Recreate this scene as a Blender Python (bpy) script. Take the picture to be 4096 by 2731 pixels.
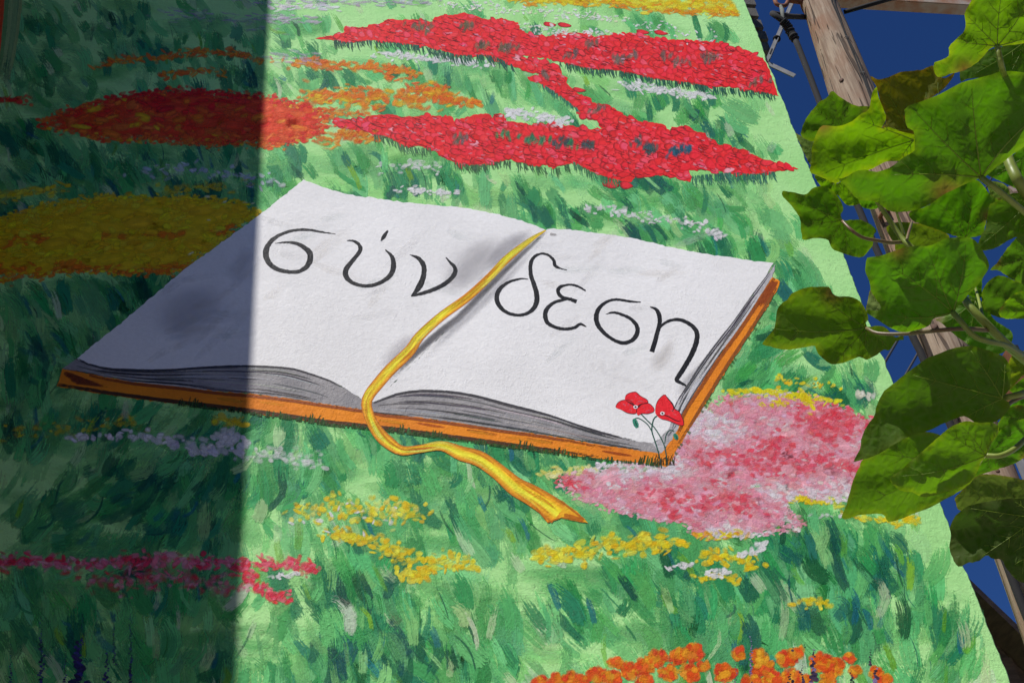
import bpy, math, random
import numpy as np
from mathutils import Vector, Matrix
from mathutils.geometry import delaunay_2d_cdt

random.seed(7)
rng = np.random.default_rng(7)
scene = bpy.context.scene
COL = scene.collection
for o in list(bpy.data.objects):
    bpy.data.objects.remove(o)

# ------------------------------------------------------------------ camera
W, H, F = 4096.0, 2731.0, 5225.0            # photograph size and focal length in photograph pixels
def nrm(v):
    v = np.array(v, float); return v / np.linalg.norm(v)
ZEN = nrm((1292 - W / 2, H / 2 + 4326, -F))  # the vertical of the wall seen by the camera
fw = np.array((0, 0, -1.0))
Yh = nrm(fw - fw.dot(ZEN) * ZEN)
Rh = np.cross(Yh, ZEN)
PSI = math.radians(14.0)
XC = math.cos(PSI) * Rh + math.sin(PSI) * Yh
YC = np.cross(ZEN, XC)
R3 = np.array([XC, YC, ZEN])                 # camera -> world
CAM = np.array((0.0, -6.2, 1.62))
cd = bpy.data.cameras.new('camera'); cam = bpy.data.objects.new('camera', cd); COL.objects.link(cam)
m = Matrix([list(R3[i]) + [CAM[i]] for i in range(3)] + [[0, 0, 0, 1]])
cam.matrix_world = m
cd.sensor_fit = 'HORIZONTAL'; cd.sensor_width = 23.5; cd.lens = 23.5 * F / W
cd.clip_start = 0.05; cd.clip_end = 2000
scene.camera = cam

# ------------------------------------------------------------------ light
SUN_EL = math.radians(54.0)
SUN_AZ = math.atan2(-0.70, -0.714)            # towards the sun: left of and in front of the wall (x, y)
sdir = Vector((math.sin(SUN_AZ) * math.cos(SUN_EL), math.cos(SUN_AZ) * math.cos(SUN_EL), math.sin(SUN_EL)))
world = bpy.data.worlds.new('World'); scene.world = world; world.use_nodes = True
wn = world.node_tree; wn.nodes.clear()
sky = wn.nodes.new('ShaderNodeTexSky'); sky.sky_type = 'NISHITA'; sky.sun_disc = False
sky.sun_elevation = SUN_EL; sky.sun_rotation = SUN_AZ
sky.altitude = 300; sky.air_density = 1.0; sky.dust_density = 0.0; sky.ozone_density = 6.0
bg = wn.nodes.new('ShaderNodeBackground'); bg.inputs['Strength'].default_value = 0.05
wo = wn.nodes.new('ShaderNodeOutputWorld')
pol = wn.nodes.new('ShaderNodeHueSaturation'); pol.inputs['Saturation'].default_value = 1.10; pol.inputs['Value'].default_value = 1.0   # a clear, deep polarised blue
wn.links.new(sky.outputs[0], pol.inputs['Color']); tint = wn.nodes.new('ShaderNodeMix'); tint.data_type = 'RGBA'; tint.blend_type = 'MULTIPLY'; tint.inputs['Factor'].default_value = 1.0
tint.inputs['B'].default_value = (0.56, 0.76, 1.16, 1); wn.links.new(pol.outputs[0], tint.inputs['A']); wn.links.new(tint.outputs['Result'], bg.inputs[0]); wn.links.new(bg.outputs[0], wo.inputs[0])
sl = bpy.data.lights.new('sun', 'SUN'); sl.energy = 5.0; sl.angle = math.radians(0.53); sl.color = (1.0, 0.965, 0.92)
so = bpy.data.objects.new('sun', sl); COL.objects.link(so)
so.rotation_euler = sdir.to_track_quat('Z', 'Y').to_euler(); so.location = (-8, -12, 20)
vs = scene.view_settings
vs.view_transform = 'Standard'; vs.look = 'None'; vs.gamma = 1; vs.use_curve_mapping = False
vs.exposure = 0.20
scene.cycles.transparent_max_bounces = 40
scene.cycles.max_bounces = 6; scene.cycles.diffuse_bounces = 3; scene.cycles.use_adaptive_sampling = True; scene.cycles.adaptive_threshold = 0.015

# ------------------------------------------------------------------ helpers
def lin(c):
    c = np.array(c, float) / 255.0
    return np.where(c <= 0.04045, c / 12.92, ((c + 0.055) / 1.055) ** 2.4)
def paint(c):                                # paint albedo of a colour as it looks in full sun
    return np.clip(lin(c) / 0.80, 0, 0.86)
def ray(p):
    p = np.asarray(p, float).reshape(-1, 2)
    d = np.stack([(p[:, 0] - W / 2) / F, -(p[:, 1] - H / 2) / F, -np.ones(len(p))], 1)
    return d @ R3.T
def on_wall(p, y=0.0):
    d = ray(p); t = (y - CAM[1]) / d[:, 1]
    return CAM + d * t[:, None]
def at(p, dist):
    d = ray(p); return CAM + d * np.asarray(dist, float).reshape(-1, 1)
def z1(x0, y0, pts, s=1.96):                 # pixels of an enlarged crop -> photograph pixels
    return np.array([(x0 + q[0] / s, y0 + q[1] / s) for q in pts])
def ov(pts):
    return np.array([(q[0] * 1.74150, q[1] * 1.74150) for q in pts])
def link(name, me, mat=None, parent=None, **props):
    o = bpy.data.objects.new(name, me); COL.objects.link(o)
    if mat and me is not None and not me.materials: me.materials.append(mat)
    if parent: o.parent = parent
    for k, v in props.items(): o[k] = v
    return o
def mesh(name, v, f, smooth=False):
    me = bpy.data.meshes.new(name)
    me.from_pydata([tuple(map(float, q)) for q in v], [], f); me.update()
    if smooth: me.polygons.foreach_set('use_smooth', [True] * len(me.polygons))
    return me
def boxv(x0, x1, y0, y1, z0, z1_):
    return [(x0, y0, z0), (x1, y0, z0), (x1, y1, z0), (x0, y1, z0), (x0, y0, z1_), (x1, y0, z1_), (x1, y1, z1_), (x0, y1, z1_)]
BOXF = [(0, 3, 2, 1), (4, 5, 6, 7), (0, 1, 5, 4), (1, 2, 6, 5), (2, 3, 7, 6), (3, 0, 4, 7)]
def spline(pts, n, closed=False):
    p = np.asarray(pts, float); k = len(p)
    if closed: q = np.vstack([p[-1], p, p[0], p[1]]); segs = k
    else: q = np.vstack([2 * p[0] - p[1], p, 2 * p[-1] - p[-2]]); segs = k - 1
    L = np.array([np.linalg.norm(q[i + 2][:2] - q[i + 1][:2]) for i in range(segs)]); cum = np.concatenate([[0], np.cumsum(L)])
    ts = np.linspace(0, cum[-1], n, endpoint=not closed); out = []
    for t in ts:
        i = min(max(np.searchsorted(cum, t, side='right') - 1, 0), segs - 1)
        u = (t - cum[i]) / max(L[i], 1e-9)
        a, b, c, d = q[i], q[i + 1], q[i + 2], q[i + 3]
        out.append(0.5 * (2 * b + (c - a) * u + (2 * a - 5 * b + 4 * c - d) * u * u + (3 * b - a - 3 * c + d) * u ** 3))
    return np.array(out)
def tube(path, rad, n=10, close_ends=True):
    path = np.asarray(path, float); rad = np.broadcast_to(np.asarray(rad, float), (len(path),))
    v, f = [], []
    prev = None
    for i, p in enumerate(path):
        t = path[min(i + 1, len(path) - 1)] - path[max(i - 1, 0)]; t = t / (np.linalg.norm(t) + 1e-12)
        if prev is None:
            a = np.cross(t, (0, 0, 1.0)); a = a if np.linalg.norm(a) > 0.1 else np.cross(t, (1.0, 0, 0))
        else: a = prev - t * prev.dot(t)
        a = a / np.linalg.norm(a); prev = a; b = np.cross(t, a)
        for k in range(n):
            th = 2 * math.pi * k / n
            v.append(p + rad[i] * (math.cos(th) * a + math.sin(th) * b))
    for i in range(len(path) - 1):
        for k in range(n):
            f.append((i * n + k, i * n + (k + 1) % n, (i + 1) * n + (k + 1) % n, (i + 1) * n + k))
    if close_ends:
        f.append(tuple(range(n))[::-1]); f.append(tuple(range((len(path) - 1) * n, len(path) * n)))
    return v, f
def merge(parts):
    V, Fc = [], []
    for v, f in parts:
        o = len(V); V += list(v); Fc += [tuple(i + o for i in q) for q in f]
    return V, Fc

# ---- node helper
class NT:
    def __init__(s, name):
        s.m = bpy.data.materials.new(name); s.m.use_nodes = True; s.t = s.m.node_tree; s.t.nodes.clear()
        s.out = s.t.nodes.new('ShaderNodeOutputMaterial')
    def n(s, typ, **kw):
        nd = s.t.nodes.new('ShaderNode' + typ)
        ins = kw.pop('ins', {})
        for k, v in kw.items(): setattr(nd, k, v)
        for k, v in ins.items(): s.set(nd.inputs[k], v)
        return nd
    def set(s, sock, v):
        if isinstance(v, bpy.types.NodeSocket): s.t.links.new(v, sock)
        elif isinstance(v, bpy.types.Node): s.t.links.new(v.outputs[0], sock)
        else: sock.default_value = v
    def math(s, op, a, b=None, c=None, clamp=False):
        nd = s.n('Math', operation=op, use_clamp=clamp); s.set(nd.inputs[0], a)
        if b is not None: s.set(nd.inputs[1], b)
        if c is not None: s.set(nd.inputs[2], c)
        return nd.outputs[0]
    def noise(s, vec, scale, detail=3.0, rough=0.55, dist=0.0):
        nd = s.n('TexNoise'); s.set(nd.inputs['Vector'], vec)
        nd.inputs['Scale'].default_value = scale; nd.inputs['Detail'].default_value = detail
        nd.inputs['Roughness'].default_value = rough; nd.inputs['Distortion'].default_value = dist
        return nd.outputs['Fac']
    def ss(s, x, a, b):
        nd = s.n('MapRange', interpolation_type='SMOOTHSTEP'); s.set(nd.inputs['Value'], x)
        s.set(nd.inputs['From Min'], a); s.set(nd.inputs['From Max'], b)
        return nd.outputs[0]
    def mixc(s, f, a, b, bt='MIX'):
        nd = s.n('Mix', data_type='RGBA', blend_type=bt); s.set(nd.inputs['Factor'], f)
        s.set(nd.inputs['A'], a); s.set(nd.inputs['B'], b); return nd.outputs['Result']
    def comb(s, x, y, z):
        nd = s.n('CombineXYZ'); s.set(nd.inputs[0], x); s.set(nd.inputs[1], y); s.set(nd.inputs[2], z); return nd.outputs[0]

def wall_relief(t, extra=None, dist=0.009, strength=0.95):
    g = t.n('NewGeometry')
    a = t.noise(g.outputs['Position'], 17.0, 5.0, 0.62, 0.6)
    b = t.noise(g.outputs['Position'], 75.0, 3.0, 0.6)
    pk = t.ss(t.noise(g.outputs['Position'], 30.0, 4.0, 0.7, 1.4), 0.55, 0.72)   # trowelled crumbs in patches
    pm = t.ss(t.noise(g.outputs['Position'], 1.6, 2.0, 0.5), 0.42, 0.62)
    h = t.math('ADD', t.math('MULTIPLY', a, 0.55), t.math('MULTIPLY', b, 0.30))
    h = t.math('MULTIPLY_ADD', t.math('MULTIPLY', pk, pm), 0.30, h)
    if extra is not None: h = t.math('ADD', h, extra)
    bp = t.n('Bump', ins={'Height': h}); bp.inputs['Strength'].default_value = strength; bp.inputs['Distance'].default_value = dist
    return bp.outputs[0], g

def mat_paint():
    t = NT('brushed_paint')
    st = t.n('Attribute', attribute_name='st'); par = t.n('Attribute', attribute_name='par'); col = t.n('Attribute', attribute_name='col')
    sx = t.n('SeparateXYZ', ins={0: st.outputs['Vector']}); px = t.n('SeparateXYZ', ins={0: par.outputs['Vector']})
    u, v, sd = sx.outputs; dry, ratio, soft = px.outputs
    s1 = t.math('MULTIPLY', sd, 57.3)
    bris = t.noise(t.comb(t.math('MULTIPLY', u, t.math('MULTIPLY', ratio, 0.28)), t.math('MULTIPLY', v, 6.5), s1), 1.0, 2.5, 0.6)
    blot = t.noise(t.comb(t.math('MULTIPLY', u, t.math('MULTIPLY', ratio, 0.9)), t.math('MULTIPLY', v, 1.6), t.math('ADD', s1, 9.0)), 1.0, 3.0, 0.6)
    g = t.n('NewGeometry')
    pl = t.noise(g.outputs['Position'], 38.0, 4.0, 0.65)
    c = t.math('ADD', t.math('MULTIPLY', bris, 0.50), t.math('MULTIPLY_ADD', pl, 0.32, t.math('MULTIPLY', blot, 0.18)))
    av = t.math('ABSOLUTE', v)
    e1 = t.math('MULTIPLY', t.ss(u, t.math('SUBTRACT', 0.95, t.math('MULTIPLY', dry, 0.85)), 1.0), 0.46)
    e0 = t.math('MULTIPLY', t.ss(u, 0.10, 0.0), 0.22)
    ev = t.math('MULTIPLY', t.ss(av, 0.55, 1.0), 0.26)
    thr = t.math('ADD', t.math('ADD', t.math('MULTIPLY_ADD', dry, 0.22, 0.20), e1), t.math('ADD', e0, ev))
    slope = 9.0
    c = t.math('MULTIPLY_ADD', t.math('SUBTRACT', c, 0.5), 1.7, 0.5)
    a = t.math('MULTIPLY_ADD', t.math('SUBTRACT', c, thr), slope, 0.5, clamp=True)
    sa = t.math('MULTIPLY', t.math('MULTIPLY', t.ss(av, 1.0, 0.1), t.ss(u, 0.0, 0.35)), t.math('MULTIPLY', t.ss(u, 1.0, 0.65), t.math('MULTIPLY_ADD', t.math('SUBTRACT', blot, 0.5), 2.4, 0.85, clamp=True)))
    sf = t.math('MAXIMUM', soft, 0.0)
    a = t.math('ADD', t.math('MULTIPLY', a, t.math('SUBTRACT', 1.0, sf)), t.math('MULTIPLY', sa, sf))
    a = t.math('MAXIMUM', a, t.math('LESS_THAN', soft, -0.5))
    a = t.math('MULTIPLY', a, col.outputs['Alpha'])
    vary = t.math('MULTIPLY_ADD', t.math('SUBTRACT', bris, 0.5), 0.7, 1.0)
    vary = t.math('MULTIPLY', vary, t.math('MULTIPLY_ADD', t.math('SUBTRACT', blot, 0.5), 0.5, 1.0))
    cc = t.n('VectorMath', operation='SCALE', ins={0: col.outputs['Color'], 'Scale': vary})
    nrm_, _ = wall_relief(t, t.math('MULTIPLY', bris, 0.06))
    bs = t.n('BsdfPrincipled', ins={'Base Color': cc.outputs[0], 'Normal': nrm_}); bs.inputs['Roughness'].default_value = 0.62
    bs.inputs['Specular IOR Level'].default_value = 0.25
    tr = t.n('BsdfTransparent'); mx = t.n('MixShader', ins={0: a, 1: tr.outputs[0], 2: bs.outputs[0]})
    t.t.links.new(mx.outputs[0], t.out.inputs[0]); return t.m

def mat_wall(name, c0, c1, scale=2.0, rough=0.7, attr=None, strength=0.95):
    t = NT(name); nrm_, g = wall_relief(t, strength=strength)
    f = t.ss(t.noise(g.outputs['Position'], scale, 5.0, 0.6), 0.35, 0.65)
    f2 = t.noise(g.outputs['Position'], 40.0, 3.0, 0.6)
    cA = t.mixc(f, (*c0, 1), (*c1, 1))
    if attr: cA = t.n('Attribute', attribute_name=attr).outputs['Color']
    cv = t.n('VectorMath', operation='SCALE', ins={0: cA, 'Scale': t.math('MULTIPLY_ADD', f2, 0.24, 0.88)})
    bs = t.n('BsdfPrincipled', ins={'Base Color': cv.outputs[0], 'Normal': nrm_}); bs.inputs['Roughness'].default_value = rough
    bs.inputs['Specular IOR Level'].default_value = 0.25
    t.t.links.new(bs.outputs[0], t.out.inputs[0]); return t.m

def mat_simple(name, c, rough=0.6, metal=0.0, var=0.25, scale=12.0, bump=0.0, c2=None, bscale=60.0, stretch=None):
    t = NT(name); tc = t.n('TexCoord'); vec = tc.outputs['Object']
    if stretch:
        mp = t.n('Mapping', ins={'Vector': vec}); mp.inputs['Scale'].default_value = stretch; vec = mp.outputs[0]
    f = t.noise(vec, scale, 5.0, 0.62)
    cA = t.mixc(t.ss(f, 0.35, 0.68), (*c, 1), (*(c2 if c2 is not None else np.array(c) * (1 - var)), 1))
    bs = t.n('BsdfPrincipled', ins={'Base Color': cA}); bs.inputs['Roughness'].default_value = rough; bs.inputs['Metallic'].default_value = metal
    if bump:
        bp = t.n('Bump', ins={'Height': t.noise(vec, bscale, 4.0, 0.6)}); bp.inputs['Strength'].default_value = 0.6; bp.inputs['Distance'].default_value = bump
        t.set(bs.inputs['Normal'], bp.outputs[0])
    t.t.links.new(bs.outputs[0], t.out.inputs[0]); return t.m

PAINT = mat_paint()

# ------------------------------------------------------------------ paint strokes: real thin layers of paint on the wall
DS = 0.5                                     # thickness of the paint layers
class Paint:
    STEP = 4e-6
    def __init__(s, base, slots=200):
        s.base = base; s.slots = slots; s.k = 0
        s.V, s.F, s.st, s.par, s.col = [], [], [], [], []; s.nv = 0
    def depth(s):
        s.k += 1; return -(s.base + (s.k % s.slots) * s.STEP) * DS
    def stroke(s, path, wid, color, op=1.0, dry=0.5, soft=0.0, n=None, cols=None, lanes=3, seed=None, vrange=1.0):
        path = np.asarray(path, float)
        n = n or max(4, min(12, len(path) * 2))
        wid = np.asarray(wid, float)
        if wid.ndim == 0: wid = np.full(len(path), wid)
        q = spline(np.column_stack([path, wid]), n) if len(path) > 2 else np.column_stack([np.column_stack([np.linspace(path[0][i], path[1][i], n) for i in (0, 1)]), np.linspace(wid[0], wid[1], n)])
        p, w = q[:, :2], np.maximum(q[:, 2], 0.3)
        t = np.gradient(p, axis=0); t /= (np.linalg.norm(t, axis=1, keepdims=True) + 1e-9)
        nn = np.column_stack([-t[:, 1], t[:, 0]])
        vv = np.linspace(-1, 1, lanes)
        P = (p[:, None, :] + nn[:, None, :] * (w[:, None] * 0.5)[..., None] * vv[None, :, None]).reshape(-1, 2)
        L = np.linalg.norm(np.diff(p, axis=0), axis=1).sum()
        ratio = L / max(w.mean(), 1e-3)
        sd = random.random() if seed is None else seed
        U = np.repeat(np.linspace(0, 1, n), lanes); VV = np.tile(vv * vrange, n)
        s.V.append(np.column_stack([P, np.full(len(P), s.depth())]))
        s.st.append(np.column_stack([U, VV, np.full(len(P), sd)]))
        s.par.append(np.tile((dry, ratio, soft), (len(P), 1)))
        if cols is None: c = np.tile((*paint(color), op), (len(P), 1))
        else: c = np.tile(np.column_stack([[paint(k) for k in cols], np.full(lanes, op)]), (n, 1))
        s.col.append(c)
        i = np.arange(n - 1)[:, None] * lanes + np.arange(lanes - 1)[None, :] + s.nv
        s.F.append(np.stack([i, i + 1, i + lanes + 1, i + lanes], -1).reshape(-1, 4)); s.nv += len(P)
    def dab(s, x, y, l, w, ang, color, op=1.0, dry=0.3, soft=0.0):
        d = np.array((math.cos(ang), math.sin(ang))) * l / 2; c = np.array((x, y))
        s.stroke([c - d, c - d * 0.5, c + d * 0.5, c + d], [w * 0.55, w, w, w * 0.5], color, op, dry, soft, n=4)
    def build(s, name, parent, mat=None, **props):
        V = np.vstack(s.V); X = on_wall(V[:, :2]); X[:, 1] = V[:, 2]
        Fc = np.vstack(s.F); me = bpy.data.meshes.new(name)
        me.vertices.add(len(X)); me.vertices.foreach_set('co', X.astype(np.float32).ravel())
        me.loops.add(Fc.size); me.loops.foreach_set('vertex_index', Fc.astype(np.int32).ravel())
        me.polygons.add(len(Fc)); me.polygons.foreach_set('loop_start', (np.arange(len(Fc)) * 4).astype(np.int32))
        me.update(calc_edges=True)
        for nm, dat in (('st', s.st), ('par', s.par)):
            a = me.attributes.new(nm, 'FLOAT_VECTOR', 'POINT'); a.data.foreach_set('vector', np.vstack(dat).astype(np.float32).ravel())
        a = me.attributes.new('col', 'FLOAT_COLOR', 'POINT'); a.data.foreach_set('color', np.vstack(s.col).astype(np.float32).ravel())
        return link(name, me, mat or PAINT, parent, **props)

def flat(name, poly, depth, mat, parent, rough=1.5, sub=12.0, cols=None, **props):
    """a flat field of paint with a slightly ragged outline"""
    p = np.asarray(poly, float); out = []
    for i in range(len(p)):
        a, b = p[i], p[(i + 1) % len(p)]; L = np.linalg.norm(b - a); k = max(1, int(L / sub))
        for j in range(k):
            q = a + (b - a) * j / k
            if j: q = q + rng.normal(0, rough, 2)
            out.append(q)
    res = delaunay_2d_cdt([Vector(q) for q in out], [], [list(range(len(out)))], 1, 1e-4)
    P2 = np.array([tuple(q) for q in res[0]]); X = on_wall(P2); X[:, 1] = -depth * DS
    return link(name, mesh(name, X, [tuple(q)[::-1] for q in res[2]]), mat, parent, **props)

def inside(poly, x, y):
    poly = np.asarray(poly); x = np.atleast_1d(x); y = np.atleast_1d(y); c = np.zeros(len(x), bool)
    j = len(poly) - 1
    for i in range(len(poly)):
        xi, yi = poly[i]; xj, yj = poly[j]
        k = ((yi > y) != (yj > y)) & (x < (xj - xi) * (y - yi) / (yj - yi + 1e-12) + xi)
        c ^= k; j = i
    return c
def scatter(poly, n):
    poly = np.asarray(poly); a, b = poly.min(0), poly.max(0); out = []
    while len(out) < n:
        q = rng.uniform(a, b, (n * 2, 2)); out += list(q[inside(poly, q[:, 0], q[:, 1])])
    return np.array(out[:n])
def edge_x(y): return 2982 + 0.3907 * y      # right edge of the wall in the photograph
def jit(c, a=12):
    return tuple(np.clip(np.array(c) + rng.normal(0, a) * 0.7 + rng.normal(0, a * 0.5, 3), 0, 255))

# ------------------------------------------------------------------ ground, street
GR = mat_simple('pavement_concrete', (0.30, 0.27, 0.23), 0.9, 0, 0.3, 1.5, 0.004)
AS = mat_simple('asphalt', (0.055, 0.055, 0.056), 0.9, 0, 0.3, 3.0, 0.006, bscale=200)
link('ground', mesh('ground', [(-400, -400, 0), (400, -400, 0), (400, 400, 0), (-400, 400, 0)], [(0, 1, 2, 3)]), GR, kind='structure')
link('road', mesh('road', [(-200, -16, .004), (200, -16, .004), (200, -9.5, .004), (-200, -9.5, .004)], [(0, 1, 2, 3)]), AS, kind='structure')
link('kerb', mesh('kerb', boxv(-200, 200, -9.5, -9.3, 0, .12), BOXF), GR, kind='structure')

# ------------------------------------------------------------------ the painted wall
wr = on_wall([(edge_x(1200), 1200)])[0][0]; top_z = 12.5
sh_x = on_wall([(1020, 1300)])[0][0]
h2 = Vector((sdir.x, sdir.y)).normalized()
CAST = 3.0
wing_x = sh_x + h2.x * CAST; wing_y = h2.y * CAST
print('wall right', wr, 'shadow x', sh_x, on_wall([(1079, 0), (946, 2731)])[:, 0], 'wing corner', wing_x, wing_y)
print('corners', on_wall([(0, 0), (W, 0), (0, H), (W, H)]).round(2), 'horizon slope at centre')
BASE = mat_wall('light_green_wall_paint', paint((144, 198, 124)), paint((158, 208, 136)), 1.6)
# the wall front with a slightly worn right-hand corner
NZ = 420; zs = np.linspace(0, top_z, NZ)
chip = np.zeros(NZ)
for k in range(26): chip -= rng.uniform(.004, .016) * np.exp(-((zs - rng.uniform(1.5, 11)) / rng.uniform(.03, .10)) ** 2)
xr = wr + np.cumsum(rng.normal(0, .0012, NZ)) * .12 + rng.normal(0, .0025, NZ) + chip
V = [(wing_x, 0, z) for z in (0, top_z)] + [(x - .012, 0, z) for x, z in zip(xr, zs)] + [(x, .012, z) for x, z in zip(xr, zs)] + [(x, 8.0, z) for x, z in zip(np.full(NZ, wr), zs)] + [(wing_x, 8.0, z) for z in (0, top_z)]
a0, b0, c0 = 2, 2 + NZ, 2 + 2 * NZ; e0 = 2 + 3 * NZ
Fw = [tuple([0] + list(range(a0, a0 + NZ)) + [1])]
for i in range(NZ - 1):
    Fw.append((a0 + i, b0 + i, b0 + i + 1, a0 + i + 1)); Fw.append((b0 + i, c0 + i, c0 + i + 1, b0 + i + 1))
Fw += [(e0, 0, 1, e0 + 1), tuple([c0, e0, e0 + 1] + list(range(c0 + NZ - 1, c0, -1)))]
Fw.append(tuple([1, a0 + NZ - 1, b0 + NZ - 1, c0 + NZ - 1, e0 + 1]))
wall = link('mural_wall', mesh('mural_wall', V, Fw), BASE, label='tall sunlit house wall painted with a green flower meadow and an open book', category='wall')
TILE = mat_simple('dark_weathered_stone', (0.085, 0.08, 0.075), 0.85, 0, 0.4, 8, 0.01)
# ragged dark verge stones behind the corner of the wall, seen high on the right
for i in range(16):
    yy = 205 - i * 46
    q = on_wall([(edge_x(yy) + 16, yy)], 0.35)[0]
    s_ = .09 + .02 * rng.random()
    link('verge_stone', mesh('verge_stone', boxv(wr + .004, q[0] + rng.uniform(-.02, .02), .30, .55, q[2] - .07, q[2] + .07 - .008), BOXF), TILE, wall)

# darkness map of the grass: clumps of dark strokes (x, y, rx, ry, strength), overview pixels
DK = [(700, 70, 90, 25, .8), (870, 85, 60, 25, .8), (760, 12, 50, 10, .6), (1500, 45, 60, 18, .8), (1650, 60, 70, 18, .9), (1430, 95, 80, 18, .7), (1240, 70, 60, 14, .5),
      (660, 165, 60, 18, .9), (740, 165, 70, 22, .9), (720, 110, 70, 20, .8), (930, 155, 150, 16, .9), (1090, 170, 80, 18, .8), (650, 235, 50, 24, .8), (820, 165, 70, 22, .7),
      (1290, 180, 70, 16, 1), (1420, 190, 90, 14, 1), (1520, 215, 60, 14, .9), (1620, 225, 90, 16, .9), (1740, 225, 60, 12, 1), (1470, 245, 70, 16, .7), (1600, 255, 70, 20, .8), (1650, 290, 70, 25, .8), (1720, 310, 60, 30, .9), (1450, 262, 80, 14, .8), (1760, 350, 40, 18, .8),
      (790, 190, 70, 14, .6), (900, 255, 90, 14, .5), (960, 210, 70, 22, .6), (1040, 190, 70, 30, .7), (1150, 200, 90, 40, .55), (1250, 230, 60, 30, .6), (1300, 285, 70, 14, .9), (990, 255, 60, 14, .7),
      (870, 370, 90, 30, .8), (690, 365, 50, 50, .9), (640, 420, 34, 50, 1), (800, 370, 60, 20, .7), (950, 395, 90, 35, 1), (880, 430, 100, 25, .9), (1050, 415, 70, 30, .8), (1120, 425, 60, 30, .8), (1190, 430, 60, 35, 1), (1250, 470, 70, 30, 1), (1340, 470, 70, 30, .9), (1430, 400, 80, 18, .9), (1520, 395, 80, 30, 1), (1610, 420, 60, 20, .8), (1690, 395, 70, 22, .9), (1450, 450, 110, 30, .8), (1580, 475, 80, 30, .7), (1500, 520, 90, 20, 1), (1650, 560, 80, 25, 1), (1740, 560, 60, 30, 1), (1720, 480, 80, 30, .7), (1820, 500, 50, 40, .4),
      (600, 965, 50, 20, 1), (660, 985, 60, 20, .9), (740, 985, 50, 24, .9), (770, 1010, 30, 40, .7), (700, 1075, 90, 30, .9), (620, 1095, 60, 40, .9), (840, 1010, 40, 60, .8), (950, 1010, 60, 18, 1), (1100, 1010, 70, 26, .9), (1160, 1045, 80, 40, .9), (1240, 1050, 80, 34, .9), (1000, 1090, 110, 40, .55), (900, 1075, 60, 40, .6), (1170, 1130, 80, 36, .8), (1270, 1100, 50, 30, .7), (1070, 1150, 90, 40, .5), (1380, 1060, 60, 14, .8),
      (840, 1230, 90, 44, .8), (950, 1215, 70, 34, .6), (1080, 1205, 60, 40, .7), (1160, 1165, 70, 40, .8), (1230, 1210, 80, 36, .6), (1440, 1195, 70, 36, 1), (1530, 1190, 60, 26, .9), (835, 1345, 120, 30, 1.2), (720, 1340, 70, 20, .7), (960, 1375, 60, 30, .8), (820, 1385, 130, 20, .7), (1060, 1370, 70, 40, .6), (900, 1260, 40, 60, .7),
      (800, 1490, 160, 70, 1.05), (930, 1470, 90, 80, 1.0), (1000, 1490, 60, 70, 1), (690, 1530, 60, 40, .7), (1070, 1500, 60, 60, .8), (1250, 1400, 110, 44, .5), (1180, 1470, 70, 60, .7), (1380, 1370, 110, 50, .75), (1500, 1330, 90, 60, .8), (1560, 1285, 60, 50, 1), (1460, 1290, 70, 30, .9), (1600, 1390, 90, 60, .85), (1700, 1330, 90, 60, .8), (1770, 1300, 50, 70, 1), (1830, 1250, 60, 70, 1.15), (1910, 1255, 60, 80, 1.1), (1850, 1370, 90, 50, 1), (1990, 1290, 60, 50, .9), (2050, 1290, 50, 60, 1), (2110, 1370, 30, 36, 1.1), (2080, 1410, 60, 60, .8), (1950, 1400, 110, 50, 1), (2080, 1490, 60, 50, .6), (2200, 1440, 60, 60, .7), (1700, 1470, 110, 50, 1), (1600, 1460, 70, 40, .7), (1780, 1500, 100, 50, .9), (1450, 1470, 80, 40, .5), (2040, 1250, 60, 40, .6), (1640, 1180, 40, 40, .8), (1780, 1190, 60, 34, .9),
      (1900, 790, 60, 50, .7), (1830, 640, 60, 40, 1), (1780, 680, 50, 40, .9), (1870, 900, 100, 26, 1), (1960, 880, 70, 40, .9), (1780, 880, 70, 34, 1), (1740, 780, 30, 100, .9), (1800, 800, 60, 50, .5), (1840, 740, 60, 30, .6), (1960, 860, 60, 30, .9), (1690, 850, 30, 60, 1), (1930, 660, 40, 40, .4),
      (100, 60, 90, 40, .9), (250, 50, 100, 40, .9), (330, 110, 90, 30, 1.1), (480, 95, 110, 40, .8), (560, 160, 60, 40, 1), (90, 150, 80, 60, .9), (200, 190, 100, 50, .7), (420, 200, 120, 30, .7), (60, 300, 60, 50, 1), (130, 370, 110, 60, .9), (300, 360, 130, 40, 1), (520, 355, 90, 30, 1), (250, 430, 130, 40, .8), (470, 440, 140, 30, 1.1), (60, 480, 60, 30, 1.1),
      (150, 680, 120, 40, 1), (350, 660, 130, 40, 1.05), (500, 640, 60, 30, .9), (80, 830, 60, 80, 1), (200, 790, 90, 60, .8), (300, 720, 90, 50, .8), (60, 960, 60, 60, 1), (250, 960, 110, 40, 1), (450, 970, 110, 30, .9), (300, 1090, 140, 60, 1.1), (480, 1100, 80, 60, 1), (120, 1150, 100, 70, .9), (420, 1190, 110, 50, .9), (250, 1240, 120, 40, .8), (60, 1350, 60, 60, .9), (330, 1340, 160, 40, .8), (480, 1330, 70, 50, .9), (180, 1450, 140, 60, .9), (380, 1490, 110, 70, .7), (500, 1500, 60, 60, .7)]
DKA = np.array(DK); DKA[:, :4] *= 1.7415
def dark(x, y):
    q = ((x - DKA[:, 0]) / DKA[:, 2]) ** 2 + ((y - DKA[:, 1]) / DKA[:, 3]) ** 2
    return float(np.max(DKA[:, 4] * np.exp(-q * 0.85)))
def size_at(y): return 0.62 + 0.62 * np.clip(y / 2731, -0.2, 1.2)

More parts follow.
